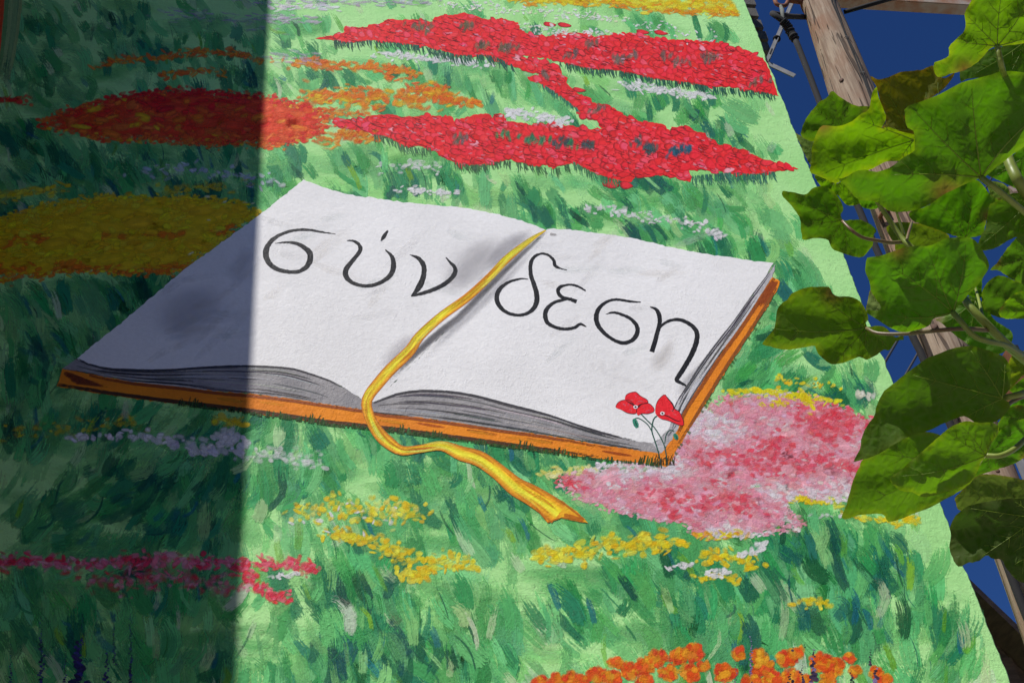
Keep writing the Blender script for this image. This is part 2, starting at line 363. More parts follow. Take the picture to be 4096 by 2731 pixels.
PALE = [(186, 226, 164), (172, 220, 150), (196, 230, 178)]
LIGHTG = [(128, 196, 122), (118, 190, 120), (140, 204, 128)]
MID = [(92, 176, 108), (84, 166, 102), (102, 184, 112), (76, 164, 88)]
DARKG = [(44, 136, 78), (38, 126, 82), (52, 144, 76), (30, 116, 80)]
DEEP = [(20, 92, 68), (24, 100, 78), (18, 84, 60), (16, 92, 84)]
YEL = [(112, 176, 40), (92, 170, 48), (130, 182, 44)]
TEAL = [(26, 112, 122), (30, 104, 130), (36, 124, 128)]
def pick(l): return jit(l[rng.integers(len(l))], 9)
def lean(x, y):
    """angle of the blade from its foot to its tip (image space, y down)"""
    a = -100 - 22 * (0.5 + 0.5 * math.sin(x * .0021 + y * .0013)) - 8 * math.sin(x * .006)
    if x < 1250 and y > 1500: a = -72 + 26 * math.sin(x * .004 + y * .003)
    if y > 2350 and x < 1600: a = -100 - 14 * math.sin(x * .005)
    if y < 1000 and x > 1100: a -= 14
    if 1700 < y < 2300 and x > 3000: a = -118
    if 2600 < x < 3300 and 1250 < y < 1750: a = -48
    return a
def blade(P, x, y, L, w, col, op, dry, a=None, bend=None, soft=0.0):
    a = lean(x, y) + rng.normal(0, 13) if a is None else a
    b = rng.normal(0, 20) + 12 if bend is None else bend
    a0, a1 = math.radians(a + b), math.radians(a - b)
    p0 = np.array((x, y)); p1 = p0 + L * .5 * np.array((math.cos(a0), math.sin(a0))); p2 = p1 + L * .5 * np.array((math.cos(a1), math.sin(a1)))
    ww = [w * .8, w, w * .9, w * .6]
    P.stroke([p0, (p0 * .35 + p1 * .65), (p1 * .6 + p2 * .4), p2], ww, col, op, dry, soft, n=7)

def grass(P, n, fcol, prob, lw, ww, ops, drys, extra=0):
    k = 0; tries = 0
    while k < n and tries < n * 30:
        tries += 1
        x = rng.uniform(-500, 4500); y = rng.uniform(-420, 3050)
        if x > edge_x(y) - rng.uniform(0, 40): continue
        d = dark(x, y)
        if rng.random() > prob(d): continue
        s = size_at(y); yy = y
        L = rng.uniform(*lw) * s; w = rng.uniform(*ww) * s
        c = fcol(d)
        if x + w * .3 + 10 > edge_x(y - L * .55) or x + w / 2 + 24 > edge_x(y + L * .45) + L * .1: continue
        blade(P, x, y + L * .45, L, w, c, rng.uniform(*ops), rng.uniform(*drys)); k += 1

P = Paint(0.00010, 220)
grass(P, 900, lambda d: pick(LIGHTG if rng.random() < .7 else MID), lambda d: .25 + .75 * d, (170, 360), (60, 150), (.3, .65), (.5, .95))
grass(P, 340, lambda d: pick(PALE), lambda d: max(0.05, .8 - d), (120, 280), (40, 110), (.2, .5), (.5, .95))
k = 0
while k < 330:                              # thin broad glazes that gather the strokes into bands
    x, y = rng.uniform(-400, 4300), rng.uniform(-350, 2900)
    if x + 240 > edge_x(y) or rng.random() > dark(x, y): continue
    l = rng.uniform(160, 330) * size_at(y); a_ = rng.normal(.06, .12); d_ = np.array((math.cos(a_), math.sin(a_))) * l
    P.stroke([(x - d_[0], y - d_[1]), (x, y - 8), (x + d_[0], y + d_[1])], [50, 90, 40], pick(MID if rng.random() < .5 else LIGHTG), rng.uniform(.3, .65), .7, .75, n=8); k += 1
g1 = P.build('grass_underpainting', wall, kind='stuff')
P = Paint(0.00105, 220)
grass(P, 1250, lambda d: pick(MID), lambda d: .03 + .97 * min(1, d), (130, 310), (32, 100), (.4, .9), (.55, .98))
grass(P, 800, lambda d: pick(DARKG), lambda d: max(0, d * 1.15 - .2) ** 1.8, (120, 290), (30, 95), (.45, .95), (.5, .98))
g2 = P.build('grass_blades', wall, kind='stuff')
P = Paint(0.00200, 220)
grass(P, 200, lambda d: pick(DEEP), lambda d: max(0, d - .6) ** 1.5 * 2.4, (110, 260), (24, 76), (.4, .85), (.5, .95))
grass(P, 130, lambda d: pick(YEL), lambda d: .25, (100, 240), (14, 40), (.3, .65), (.6, .98), )
grass(P, 80, lambda d: pick(TEAL), lambda d: max(0, d - .3), (80, 190), (10, 34), (.3, .6), (.5, .95))
grass(P, 240, lambda d: pick(PALE), lambda d: max(0.02, .6 - d * .4), (100, 240), (16, 60), (.25, .6), (.6, .98))
grass(P, 420, lambda d: pick(MID + LIGHTG), lambda d: .2 + .4 * d, (110, 260), (16, 60), (.3, .7), (.65, .98))
grass(P, 140, lambda d: pick(DARKG + DEEP), lambda d: max(0, d - .25), (80, 200), (4, 12), (.35, .7), (.4, .8))
for x, y, l in ((1376, 2480, 60), (2258, 2478, 44), (3720, 2640, 50), (1510, 1180 + 1330, 40), (2900, 690, 40), (830, 1190, 50), (1245, 2250, 40), (3010, 2420, 46)):
    P.stroke([(x, y), (x + 3, y + l * .5), (x + 1, y + l)], [4, 3, 2], (60, 120, 90), .8, .2, .0, n=6)   # drips
g3 = P.build('grass_accents', wall, kind='stuff')

# ------------------------------------------------------------------ flower fields
def field(name, depth, poly, n, pal, l, w, ang=0, angs=25, op=(.7, 1), dry=(.15, .6), base=None, under=0, label=None, shade=None):
    """daubs of flower paint inside an outline (photograph pixels)"""
    Q = Paint(depth, 200)
    P_ = np.asarray(poly)
    def deep(x, y, k): return inside(P_, [x - l * k, x + l * k, x, x], [y, y, y - w * k, y + w * k]).all()
    for x, y in scatter(poly, under):
        if deep(x, y, 1.0): Q.dab(x, y, l * 2.0, w * 2.0, math.radians(ang + rng.normal(0, angs * .6)), jit(base, 6), rng.uniform(.8, 1), .15, .45)
    for x, y in scatter(poly, n):
        x += rng.normal(0, 6); y += rng.normal(0, 4); c = shade(x, y) if shade else pal[rng.integers(len(pal))]
        k = (1.0 if deep(x, y, .6) else .5) * (.4 if c[2] > 150 and name[0] != 'p' else 1)
        Q.dab(x, y, l * k * rng.uniform(.5, 1.4), w * k * rng.uniform(.5, 1.4), math.radians(ang + rng.normal(0, angs)), jit(c, 7), rng.uniform(*op), rng.uniform(*dry), rng.uniform(.35, 1))
    per = spline(P_, 400, True)                 # broken, dry-brushed rim
    for q in per[rng.integers(0, 400, 900)]:
        x, y = q + rng.normal(0, 1, 2) * (16, 9); c = shade(x, y) if shade else pal[rng.integers(len(pal))]
        Q.dab(x, y, rng.uniform(14, 40), rng.uniform(7, 17), math.radians(ang + rng.normal(0, angs)), jit(c, 8), rng.uniform(.45, .95), rng.uniform(.4, .9), rng.uniform(0, .5))
    o = Q.build(name, wall)
    if label: o['label'] = label
    return o
def row(Q, path, spread, n, pal,  l, w, ang=0, angs=25, op=(.7, 1), dry=(.15, .6)):
    p = spline(ov(path), 60); n = int(n * .72); op = (op[0] * .75, op[1])
    for _ in range(n):
        q = p[rng.integers(60)] + rng.normal(0, 1.12, 2) * np.array(spread)
        if q[0] + l > edge_x(q[1]) - 12: continue
        Q.dab(q[0], q[1], l * rng.uniform(.5, 1.4), w * rng.uniform(.5, 1.4), math.radians(ang + rng.normal(0, angs)), jit(pal[rng.integers(len(pal))], 7), rng.uniform(*op) * .92, rng.uniform(*dry), rng.uniform(.15, 1))

ORED = [(246, 88, 28), (236, 70, 24), (250, 104, 30), (228, 52, 26), (244, 120, 24)]
oredp = ov([(100, 288), (150, 262), (230, 235), (300, 222), (390, 212), (430, 210), (520, 218), (610, 225), (670, 240), (720, 245), (745, 262), (750, 290), (735, 305), (700, 318), (640, 332), (600, 330), (520, 325), (470, 330), (420, 322), (330, 320), (230, 318), (180, 300)])
def ored_col(x, y):
    t = (y / 1.7415 - 215) / 110 + rng.normal(0, .18)
    if t < .22: return (206, 26, 24)
    if rng.random() < .05: return (250, 180, 20)
    if x > 1150 and rng.random() < .3: return (204, 36, 26)
    return ORED[rng.integers(5)]
field('orange_poppy_bed', .0030, oredp, 800, None, 70, 28, 0, 16, base=(232, 66, 24), under=260, shade=ored_col)
Q = Paint(.0034, 200); OR = [(236, 132, 22), (240, 112, 20), (228, 146, 26), (246, 100, 24)]
row(Q, [(210, 154), (300, 136), (370, 134), (430, 122), (520, 122), (610, 140)], (16, 7), 190, OR, 36, 13)
row(Q, [(370, 178), (440, 165), (520, 168)], (16, 7), 60, OR, 36, 13)
row(Q, [(0, 234), (40, 230), (70, 234)], (14, 7), 40, [(206, 40, 30), (220, 80, 30)], 36, 13)
row(Q, [(680, 146), (760, 150), (830, 152), (890, 160), (940, 164)], (18, 9), 200, OR, 36, 15)
row(Q, [(880, 178), (920, 182), (950, 178)], (10, 5), 30, OR, 30, 12)
row(Q, [(712, 225), (780, 222), (850, 225), (930, 232), (1000, 215), (1030, 222)], (20, 18), 380, OR + [(248, 176, 20)], 38, 18)
row(Q, [(930, 205), (980, 210), (1040, 230), (1090, 240)], (16, 9), 140, OR + [(244, 92, 30)], 34, 16)
row(Q, [(750, 325), (800, 312), (850, 320)], (26, 12), 120, OR + [(230, 80, 30)], 40, 16, op=(.4, .9))
row(Q, [(740, 250), (790, 260), (840, 262)], (20, 7), 50, OR + [(230, 80, 30)], 38, 12, op=(.5, .9))
Q.build('orange_flower_drift', wall)

yelp = ov([(-60, 500), (0, 508), (60, 490), (140, 468), (230, 457), (350, 455), (470, 458), (560, 470), (590, 492), (560, 515), (500, 560), (450, 600), (400, 622), (300, 625), (200, 620), (100, 628), (-60, 638)])
def yel_col(x, y):
    t = (y / 1.7415 - 455) / 175
    if (t > .85 and rng.random() < .75) or (abs(y / 1.7415 - (556 - (x / 1.7415) * .05)) < 8 and rng.random() < .6): return (226, 118, 8)
    if rng.random() < .015: return (236, 226, 170)
    return [(255, 190, 0), (255, 202, 10), (246, 178, 0), (252, 198, 30)][rng.integers(4)]
field('yellow_flower_bed', .0030, yelp, 1700, None, 62, 24, -4, 14, base=(244, 182, 6), under=420, shade=yel_col)
Q = Paint(.0034, 200); YE = [(240, 200, 24), (232, 184, 20), (246, 212, 60)]
row(Q, [(-40, 460), (40, 445), (100, 438), (150, 432)], (30, 9), 120, YE, 40, 18, op=(.4, .9))
row(Q, [(60, 505), (120, 482), (170, 470)], (30, 8), 50, YE, 36, 16, op=(.5, .9))
row(Q, [(390, 438), (470, 430), (540, 425)], (40, 10), 50, YE, 40, 16, op=(.25, .6))
row(Q, [(1180, -6), (1260, 0), (1400, 2), (1520, 10), (1620, 18), (1710, 30)], (30, 10), 520, YE + [(240, 150, 20)], 44, 15, 8, op=(.8, 1))
row(Q, [(1330, -40), (1500, -20), (1700, 10)], (40, 20), 360, YE, 48, 18, 8, op=(.8, 1))
row(Q, [(1400, 12), (1520, 25), (1610, 32), (1690, 34)], (20, 4), 90, [(236, 140, 20)], 40, 11, 8)
row(Q, [(0, 1000), (100, 985), (200, 975), (320, 970)], (40, 16), 90, YE + [(170, 180, 40)], 36, 18, op=(.2, .6))
row(Q, [(500, 962), (560, 968)], (16, 10), 26, YE, 40, 26, op=(.5, .9))
row(Q, [(690, 1172), (760, 1165), (840, 1175), (920, 1170), (970, 1185)], (34, 24), 190, YE + [(232, 214, 110)], 34, 22, 0, 40, op=(.45, .95))
row(Q, [(760, 1222), (820, 1236), (880, 1245)], (22, 12), 110, YE, 34, 20, 0, 40, op=(.5, .95))
row(Q, [(880, 1250), (920, 1270), (960, 1290), (1000, 1288), (1080, 1295)], (24, 16), 160, YE, 36, 20, 0, 40, op=(.5, .95))
row(Q, [(925, 1315), (960, 1320), (985, 1310)], (16, 14), 60, YE, 40, 24, 0, 30, op=(.8, 1))
row(Q, [(1240, 1285), (1320, 1268), (1400, 1258), (1470, 1250), (1560, 1252)], (34, 18), 210, YE, 42, 24, 0, 30, op=(.6, 1))
row(Q, [(1250, 1090), (1300, 1084), (1370, 1078)], (18, 8), 70, [(240, 226, 150), (236, 214, 110)], 30, 18, 0, 40)
row(Q, [(1620, 1270), (1680, 1280), (1740, 1300)], (20, 12), 90, YE, 34, 20, 10, 30, op=(.5, .95))
row(Q, [(1600, 1328), (1650, 1325), (1690, 1335)], (14, 7), 40, YE, 34, 18, 10, 30)
row(Q, [(1840, 1378), (1880, 1385), (1910, 1392)], (14, 9), 36, YE, 34, 20, 10, 30, op=(.5, .95))
row(Q, [(1950, 1190), (2040, 1192), (2110, 1196)], (20, 8), 60, YE, 34, 18, 10, 30)
row(Q, [(1780, 865), (1850, 885), (1900, 885)], (30, 12), 46, YE, 22, 13, 10, 40, op=(.6, 1))
row(Q, [(1850, 1150), (1900, 1150), (1930, 1160)], (14, 7), 30, YE, 32, 17, 10, 30)
Q.build('yellow_flower_drift', wall)

WH = [(236, 236, 234), (226, 228, 232), (240, 238, 226)]
Q = Paint(.0038, 200)
row(Q, [(880, 125), (930, 130), (980, 135), (1040, 140), (1120, 152)], (26, 6), 190, WH, 24, 12)
row(Q, [(1440, 190), (1500, 205), (1560, 212), (1630, 226)], (34, 7), 170, WH, 28, 11, 8)
row(Q, [(1170, 256), (1220, 268), (1270, 272), (1310, 280)], (20, 9), 150, WH, 26, 14)
row(Q, [(930, 438), (990, 440), (1040, 444)], (22, 6), 80, WH, 24, 12)
row(Q, [(900, 388), (950, 378), (1000, 392)], (24, 9), 50, WH, 26, 14, op=(.3, .7))
row(Q, [(1350, 476), (1420, 485), (1480, 498), (1540, 505), (1600, 520), (1660, 545)], (24, 9), 150, WH + [(232, 210, 220)], 24, 14, 10, 30, op=(.4, .95))
row(Q, [(1010, 12), (1100, 16), (1180, 28), (1240, 24)], (60, 9), 120, WH + [(238, 228, 190)], 18, 8, 5)
row(Q, [(1200, 60), (1260, 70), (1300, 78), (1390, 78)], (34, 8), 120, WH + [(238, 228, 190)], 18, 9, 5)
row(Q, [(1270, 30), (1340, 36), (1410, 46)], (40, 7), 90, WH + [(238, 228, 190)], 18, 8, 5)
row(Q, [(1450, 50), (1530, 66), (1600, 84), (1620, 96)], (30, 9), 70, WH, 16, 7, 8)
LI = [(176, 168, 186), (160, 148, 172), (190, 186, 200)]
row(Q, [(590, 4), (700, 2), (820, 6), (1000, 2)], (50, 8), 170, LI, 40, 9, 4, 12, op=(.3, .75))
row(Q, [(640, 18), (700, 16), (760, 22)], (30, 7), 70, [(208, 204, 214)], 36, 10, 4, 12, op=(.4, .9))
row(Q, [(590, 42), (650, 44), (720, 42)], (40, 9), 90, LI, 40, 9, 2, 12, op=(.25, .7))
row(Q, [(380, 30), (460, 36), (560, 50), (620, 75)], (60, 10), 90, LI, 44, 10, 4, 12, op=(.2, .5))
row(Q, [(620, 130), (680, 136), (720, 136)], (34, 9), 60, LI, 40, 9, 4, 12, op=(.2, .6))
row(Q, [(350, 398), (420, 390), (480, 394), (560, 406), (610, 424)], (36, 12), 90, [(200, 204, 222), (180, 186, 206)], 34, 16, 5, 25, op=(.3, .85))
row(Q, [(170, 1006), (230, 1000), (300, 1000), (350, 1006), (390, 1010)], (24, 9), 56, [(214, 214, 228)], 36, 22, 0, 30)
row(Q, [(400, 1022), (460, 1030), (510, 1020), (560, 1034)], (30, 18), 84, [(222, 220, 232), (206, 206, 222)], 38, 28, 0, 40)
row(Q, [(500, 1005), (540, 1000)], (12, 12), 36, [(222, 220, 232)], 38, 26, -20, 30)
row(Q, [(570, 1045), (620, 1044), (680, 1055), (720, 1060)], (28, 14), 90, [(222, 226, 226)], 36, 20, 10, 30, op=(.2, .6))
row(Q, [(730, 1180), (770, 1192), (840, 1172), (900, 1200)], (60, 24), 26, WH, 28, 16, 0, 40)
row(Q, [(1620, 1318), (1650, 1316), (1678, 1310)], (10, 7), 34, WH, 26, 16)
row(Q, [(1530, 1305), (1560, 1300), (1590, 1296)], (10, 7), 30, WH, 30, 16, op=(.6, 1))
row(Q, [(1700, 1272), (1730, 1268), (1755, 1245)], (10, 9), 34, WH, 32, 20)
row(Q, [(1965, 905), (1985, 908), (2000, 914)], (8, 7), 16, [(222, 236, 200)], 30, 26)
row(Q, [(1870, 1180), (1950, 1186)], (20, 5), 12, WH, 30, 18, op=(.4, .8))
row(Q, [(620, 1330), (650, 1322), (690, 1318)], (12, 6), 24, WH, 26, 16, op=(.5, 1))
Q.build('white_flower_drift', wall)

pinkp = ov([(1295, 1105), (1340, 1085), (1420, 1068), (1530, 1070), (1542, 1040), (1568, 985), (1600, 952), (1650, 932), (1700, 912), (1760, 905), (1830, 910), (1900, 928), (1960, 952), (2020, 985), (2010, 1060), (1970, 1135), (1890, 1148), (1840, 1140), (1795, 1160), (1840, 1205), (1750, 1225), (1700, 1225), (1640, 1230), (1600, 1220), (1580, 1195), (1500, 1190), (1440, 1175), (1400, 1160), (1340, 1140)])
PK = [(248, 150, 164), (246, 134, 150), (252, 172, 184), (244, 162, 172)]
RD = [(244, 84, 100), (240, 70, 86), (248, 108, 122)]
ph = rng.uniform(0, 6, 4)
def pink_col(x, y):
    f = math.sin(x * .007 + y * .012 + ph[0]) + math.sin(x * -.004 + y * .03 + ph[1]) + .6 * math.sin(x * .021 - y * .018 + ph[2]) + rng.normal(0, .35)
    if x > 3000 and 1700 < y < 1900: f += .9
    if f > .85: return RD[rng.integers(3)]
    if f < -1.1: return (238, 206, 212)
    return PK[rng.integers(4)]
field('pink_flower_bed', .0034, pinkp, 1900, None, 58, 34, -6, 25, base=(238, 150, 164), under=420, shade=pink_col, op=(.35, .85))
Q = Paint(.0040, 200)
for x, y in scatter(pinkp, 1300):
    c = pink_col(x, y); Q.dab(x + rng.normal(0, 8), y + rng.normal(0, 5), rng.uniform(20, 44), rng.uniform(12, 22), rng.normal(.2, .4), jit(c, 8), rng.uniform(.4, .85), .3, rng.uniform(.2, .9))
for x, y in scatter(pinkp, 110):
    Q.dab(x, y, rng.uniform(16, 50), rng.uniform(8, 16), rng.normal(-.1, .4), jit((242, 220, 224), 6), rng.uniform(.3, .7), .8, rng.uniform(.4, .9))
Q.build('pink_flower_speckle', wall)
Q = Paint(.0044, 150)
row(Q, [(1680, 900), (1740, 898), (1800, 906), (1870, 915), (1930, 922)], (20, 7), 150, [(244, 206, 10), (248, 214, 40)], 30, 14, 5, 25)
row(Q, [(1760, 925), (1800, 930)], (24, 7), 26, [(244, 200, 20)], 26, 13, 5, 25)
row(Q, [(1835, 900), (1850, 915), (1860, 940)], (8, 8), 30, [(244, 200, 20)], 30, 18, 60, 30)
row(Q, [(1600, 1225), (1660, 1232), (1710, 1222)], (16, 6), 46, [(242, 150, 30), (240, 200, 40)], 34, 16, 0, 30, op=(.6, 1))
row(Q, [(1820, 1145), (1860, 1150)], (14, 5), 26, [(244, 196, 20)], 32, 15, 0, 30)
Q.build('yellow_flower_fringe', wall)

Q = Paint(.0034, 200); PR = [(214, 56, 92), (228, 110, 140), (200, 40, 70), (226, 150, 170)]
row(Q, [(-40, 1295), (60, 1285), (160, 1296), (280, 1288), (370, 1282), (460, 1290), (560, 1300)], (26, 14), 420, PR, 40, 20, 0, 35, op=(.5, 1))
row(Q, [(200, 1330), (300, 1338), (380, 1325), (470, 1340), (560, 1350)], (40, 20), 200, PR, 42, 20, 0, 35, op=(.25, .7))
row(Q, [(550, 1300), (600, 1292), (660, 1295), (730, 1305)], (16, 12), 150, [(228, 60, 86), (232, 96, 116), (224, 40, 60)], 34, 17, 0, 40, op=(.5, 1))
row(Q, [(555, 1310), (580, 1330), (610, 1365), (660, 1372)], (16, 12), 120, [(228, 60, 86), (232, 96, 116), (226, 30, 50)], 36, 18, 0, 40, op=(.5, 1))
Q.build('crimson_flower_drift', wall)

Q = Paint(.0036, 200); OB = [(236, 116, 24), (242, 134, 26), (226, 86, 22), (240, 150, 30)]
for cx, cy, r, n in [(1240, 1566, 12, 26), (1275, 1562, 14, 30), (1310, 1556, 13, 30), (1338, 1562, 14, 34), (1372, 1548, 17, 44), (1405, 1556, 15, 36), (1412, 1520, 11, 20), (1445, 1540, 18, 46), (1480, 1528, 17, 46), (1478, 1560, 16, 36), (1512, 1512, 18, 46), (1535, 1545, 16, 40), (1556, 1508, 15, 36), (1590, 1500, 20, 56), (1584, 1545, 17, 40), (1616, 1530, 10, 16), (1664, 1545, 20, 56), (1694, 1500, 13, 26), (1742, 1506, 11, 22), (1750, 1530, 21, 56), (1726, 1566, 16, 36), (1775, 1560, 17, 36), (1808, 1512, 18, 44), (1828, 1498, 12, 20), (1816, 1555, 20, 44), (1850, 1566, 16, 30), (1886, 1522, 22, 60), (1918, 1530, 18, 40), (1902, 1560, 14, 24), (1950, 1512, 7, 9), (1962, 1540, 11, 14), (2012, 1545, 12, 18), (2034, 1560, 12, 18)]:
    for _ in range(n):
        a = rng.uniform(0, 6.28); d = r * 1.12 * rng.random() ** .6
        x, y = cx + d * math.cos(a), cy + d * math.sin(a) * .8
        Q.dab(x * 1.7415, y * 1.7415, rng.uniform(26, 54), rng.uniform(18, 36), a + rng.normal(0, .6), jit((206, 66, 28) if d > r * .7 and rng.random() < .35 else OB[rng.integers(4)], 8), rng.uniform(.5, 1), .3, rng.uniform(.2, .9))
Q.build('orange_flower_row', wall)
Q = Paint(.0042, 200)
DP = [(46, 36, 58), (60, 46, 70), (36, 28, 46)]
def spike(x, y0, y1, w, pal, op=1.0):
    n = int((y1 - y0) / 5)
    for i in range(n):
        y = y0 + (y1 - y0) * i / n; f = .35 + .65 * i / n
        Q.dab((x + rng.normal(0, w * .35 * f)) * 1.7415, y * 1.7415, w * 1.9 * f * rng.uniform(.6, 1.3), w * 1.2 * f * rng.uniform(.6, 1.2), rng.normal(0, .5), jit(pal[rng.integers(len(pal))], 6), op, .3)
spike(1725, 1462, 1575, 9, [(120, 104, 140), (96, 84, 120)]); spike(1690, 1515, 1575, 6, [(90, 80, 110)]); spike(1822, 1487, 1500, 10, DP); spike(1840, 1528, 1575, 11, DP)
spike(1846, 1480, 1490, 9, DP); spike(1868, 1492, 1575, 16, DP + [(110, 96, 130)]); spike(2000, 1492, 1530, 8, DP); spike(2012, 1535, 1578, 16, DP + [(120, 104, 140)]); spike(1955, 1540, 1575, 9, DP); spike(1815, 1548, 1575, 13, DP)
NV = [(52, 44, 110), (40, 34, 80), (30, 26, 60)]
spike(25, 1480, 1600, 8, NV); spike(95, 1420, 1600, 11, NV); spike(150, 1490, 1600, 8, NV); spike(190, 1400, 1490, 5, NV); spike(180, 1470, 1600, 28, NV); spike(262, 1405, 1530, 6, NV); spike(300, 1410, 1600, 9, NV); spike(245, 1500, 1600, 14, NV)
Q.build('lavender_spikes', wall)

# painted post at the far left of the picture
Q = Paint(.0044, 100)
for k in range(26):
    x0 = rng.uniform(12, 86); Q.stroke([(x0 + 18, -260), (x0, 80), (x0 - 50, 420)], [26, 22, 8], jit([(110, 150, 90), (60, 110, 70), (140, 170, 110)][rng.integers(3)], 8), .85, .4, n=8)
for k in range(10):
    x0 = rng.uniform(-60, 6); Q.stroke([(x0 + 14, -260), (x0, 60), (x0 - 18, 330)], [30, 26, 6], jit((214, 84, 36), 8), 1, .2, n=8)
Q.build('painted_stem', wall)

# ------------------------------------------------------------------ red poppy carpets: petals one by one
B_ = lambda pts: z1(1000, 0, pts); C_ = lambda pts: z1(2000, 0, pts)
upper = np.vstack([B_([(510, 305), (600, 285), (740, 255), (740, 212), (920, 215), (930, 195), (1015, 190), (1060, 160), (1120, 150), (1160, 160), (1290, 155), (1430, 172), (1450, 135), (1550, 125), (1660, 105), (1740, 115), (1840, 150), (1900, 155), (2000, 150), (2100, 178), (2110, 230), (2200, 275)]),
    C_([(380, 285), (490, 262), (610, 258), (690, 275), (740, 292), (850, 280), (960, 265), (1060, 270), (1150, 295), (1250, 310), (1420, 315), (1590, 325), (1770, 350), (1830, 385), (1950, 400), (2060, 455), (2090, 500), (2130, 600), (2185, 755),
        (2100, 738), (1950, 712), (1800, 680), (1650, 685), (1570, 680), (1480, 652), (1350, 638), (1220, 622), (1080, 590), (960, 560), (850, 550), (720, 545), (600, 522), (470, 490), (410, 465), (300, 455), (200, 440), (150, 432), (230, 468), (310, 480), (380, 478), (385, 505), (470, 525), (482, 560), (485, 590), (530, 612), (520, 650), (560, 690), (620, 745), (715, 772), (720, 805), (800, 820), (910, 860), (930, 890), (1000, 920), (1100, 955), (1190, 985), (1220, 965), (1300, 990), (1350, 1050), (1345, 995), (1420, 1000), (1530, 1030), (1610, 1045), (1620, 1075), (1670, 1110), (1720, 1140), (1850, 1165), (1960, 1205), (2050, 1245), (2150, 1280), (2340, 1325),
        (2250, 1332), (2150, 1350), (2090, 1375), (1990, 1370), (1900, 1372), (1800, 1360), (1600, 1335), (1480, 1335), (1505, 1385), (1490, 1430), (1440, 1420), (1390, 1385), (1280, 1375), (1160, 1390), (1070, 1375), (1030, 1430), (940, 1420), (860, 1395), (760, 1370), (660, 1320), (570, 1270), (540, 1290), (470, 1300), (410, 1330), (370, 1295), (290, 1310), (200, 1290), (100, 1260), (50, 1250)]),
    B_([(1960, 1270), (1850, 1300), (1750, 1300), (1690, 1310), (1600, 1275), (1500, 1230), (1430, 1170), (1310, 1145), (1230, 1155), (1160, 1120), (1080, 1080), (1000, 1085), (960, 1060), (910, 1035), (800, 1020), (700, 1005), (640, 960), (660, 940), (780, 935), (860, 945), (920, 910), (1010, 900), (1120, 900), (1190, 920), (1320, 915), (1470, 910), (1580, 915), (1610, 960), (1690, 920), (1790, 900), (1870, 895), (1900, 930), (1920, 895), (1990, 900), (2010, 950), (2110, 965), (2200, 985), (2350, 970)]),
    C_([(480, 985), (560, 985), (620, 1000), (700, 1015), (800, 1012), (770, 985), (790, 960), (730, 930), (640, 920), (595, 890), (610, 855), (520, 790), (450, 740), (370, 700), (320, 660), (240, 640), (215, 605), (290, 600), (330, 570), (240, 575)]),
    B_([(2150, 560), (2050, 512), (1980, 495), (1890, 480), (1870, 440), (1760, 445), (1640, 440), (1530, 410), (1450, 380), (1310, 360), (1160, 345), (950, 320), (780, 340), (640, 315)])])
RED0 = mat_wall('poppy_red_paint', paint((196, 22, 26)), paint((214, 26, 28)), 3.0)
poppy = flat('poppy_carpet', upper, .0030, RED0, wall, rough=2.2, sub=9)
class Petals(Paint):
    def petal(s, x, y, l, w, ang, c_in, c_out):
        n = 11; ca, sa = math.cos(ang), math.sin(ang); dz = s.depth()
        th = np.linspace(0, 2 * math.pi, n, endpoint=False)
        rx = l / 2 * (1 + .12 * rng.normal(0, 1, n) * .5); ry = w / 2 * (1 + .15 * rng.normal(0, 1, n) * .5)
        lx = rx * np.cos(th) * (1 - .12 * np.sin(th)); ly = ry * np.sin(th) * (1 - .35 * np.cos(th))
        out = np.column_stack([x + ca * lx - sa * ly, y + sa * lx + ca * ly]); mid = (out - (x, y)) * .62 + (x, y) + (l * .05, -w * .05)
        pts = np.vstack([mid, out]); k0 = s.nv
        s.V.append(np.column_stack([pts, np.full(2 * n, dz)])); s.nv += 2 * n
        ci = np.tile((*paint(c_in), 1), (n, 1)); co = np.tile((*paint(c_out), 1), (n, 1))
        s.col.append(np.vstack([ci, co])); s.st.append(np.zeros((2 * n, 3))); s.par.append(np.zeros((2 * n, 3)))
        i = np.arange(n); j = (i + 1) % n
        s.F.append(np.stack([k0 + i, k0 + j, k0 + n + j, k0 + n + i], 1))
        # centre as quads
        for q in range(0, n - 2, 2):
            a_, b_, c_ = k0 + q, k0 + q + 1, k0 + (q + 2) % n
            s.F.append(np.array([[k0 + 0 if q else a_, a_ if q else b_, b_ if q else c_, c_ if q else c_]])) if False else None
        s.extra.append([k0 + t_ for t_ in range(n)])
    def build(s, name, parent, mat):
        V = np.vstack(s.V); X = on_wall(V[:, :2]); X[:, 1] = V[:, 2]
        fs = [tuple(q[::-1]) for q in np.vstack(s.F).tolist()] + [tuple(e[::-1]) for e in s.extra]
        me = mesh(name, X, fs)
        a = me.attributes.new('col', 'FLOAT_COLOR', 'POINT'); a.data.foreach_set('color', np.vstack(s.col).astype(np.float32).ravel())
        return link(name, me, mat, parent)
PETM = mat_wall('petal_paint', (0, 0, 0), (0, 0, 0), attr='col')
PT = Petals(.0033, 120); PT.extra = []
lo, hi = upper.min(0), upper.max(0); sx, sy = 31, 18; cnt = 0
yy = lo[1]
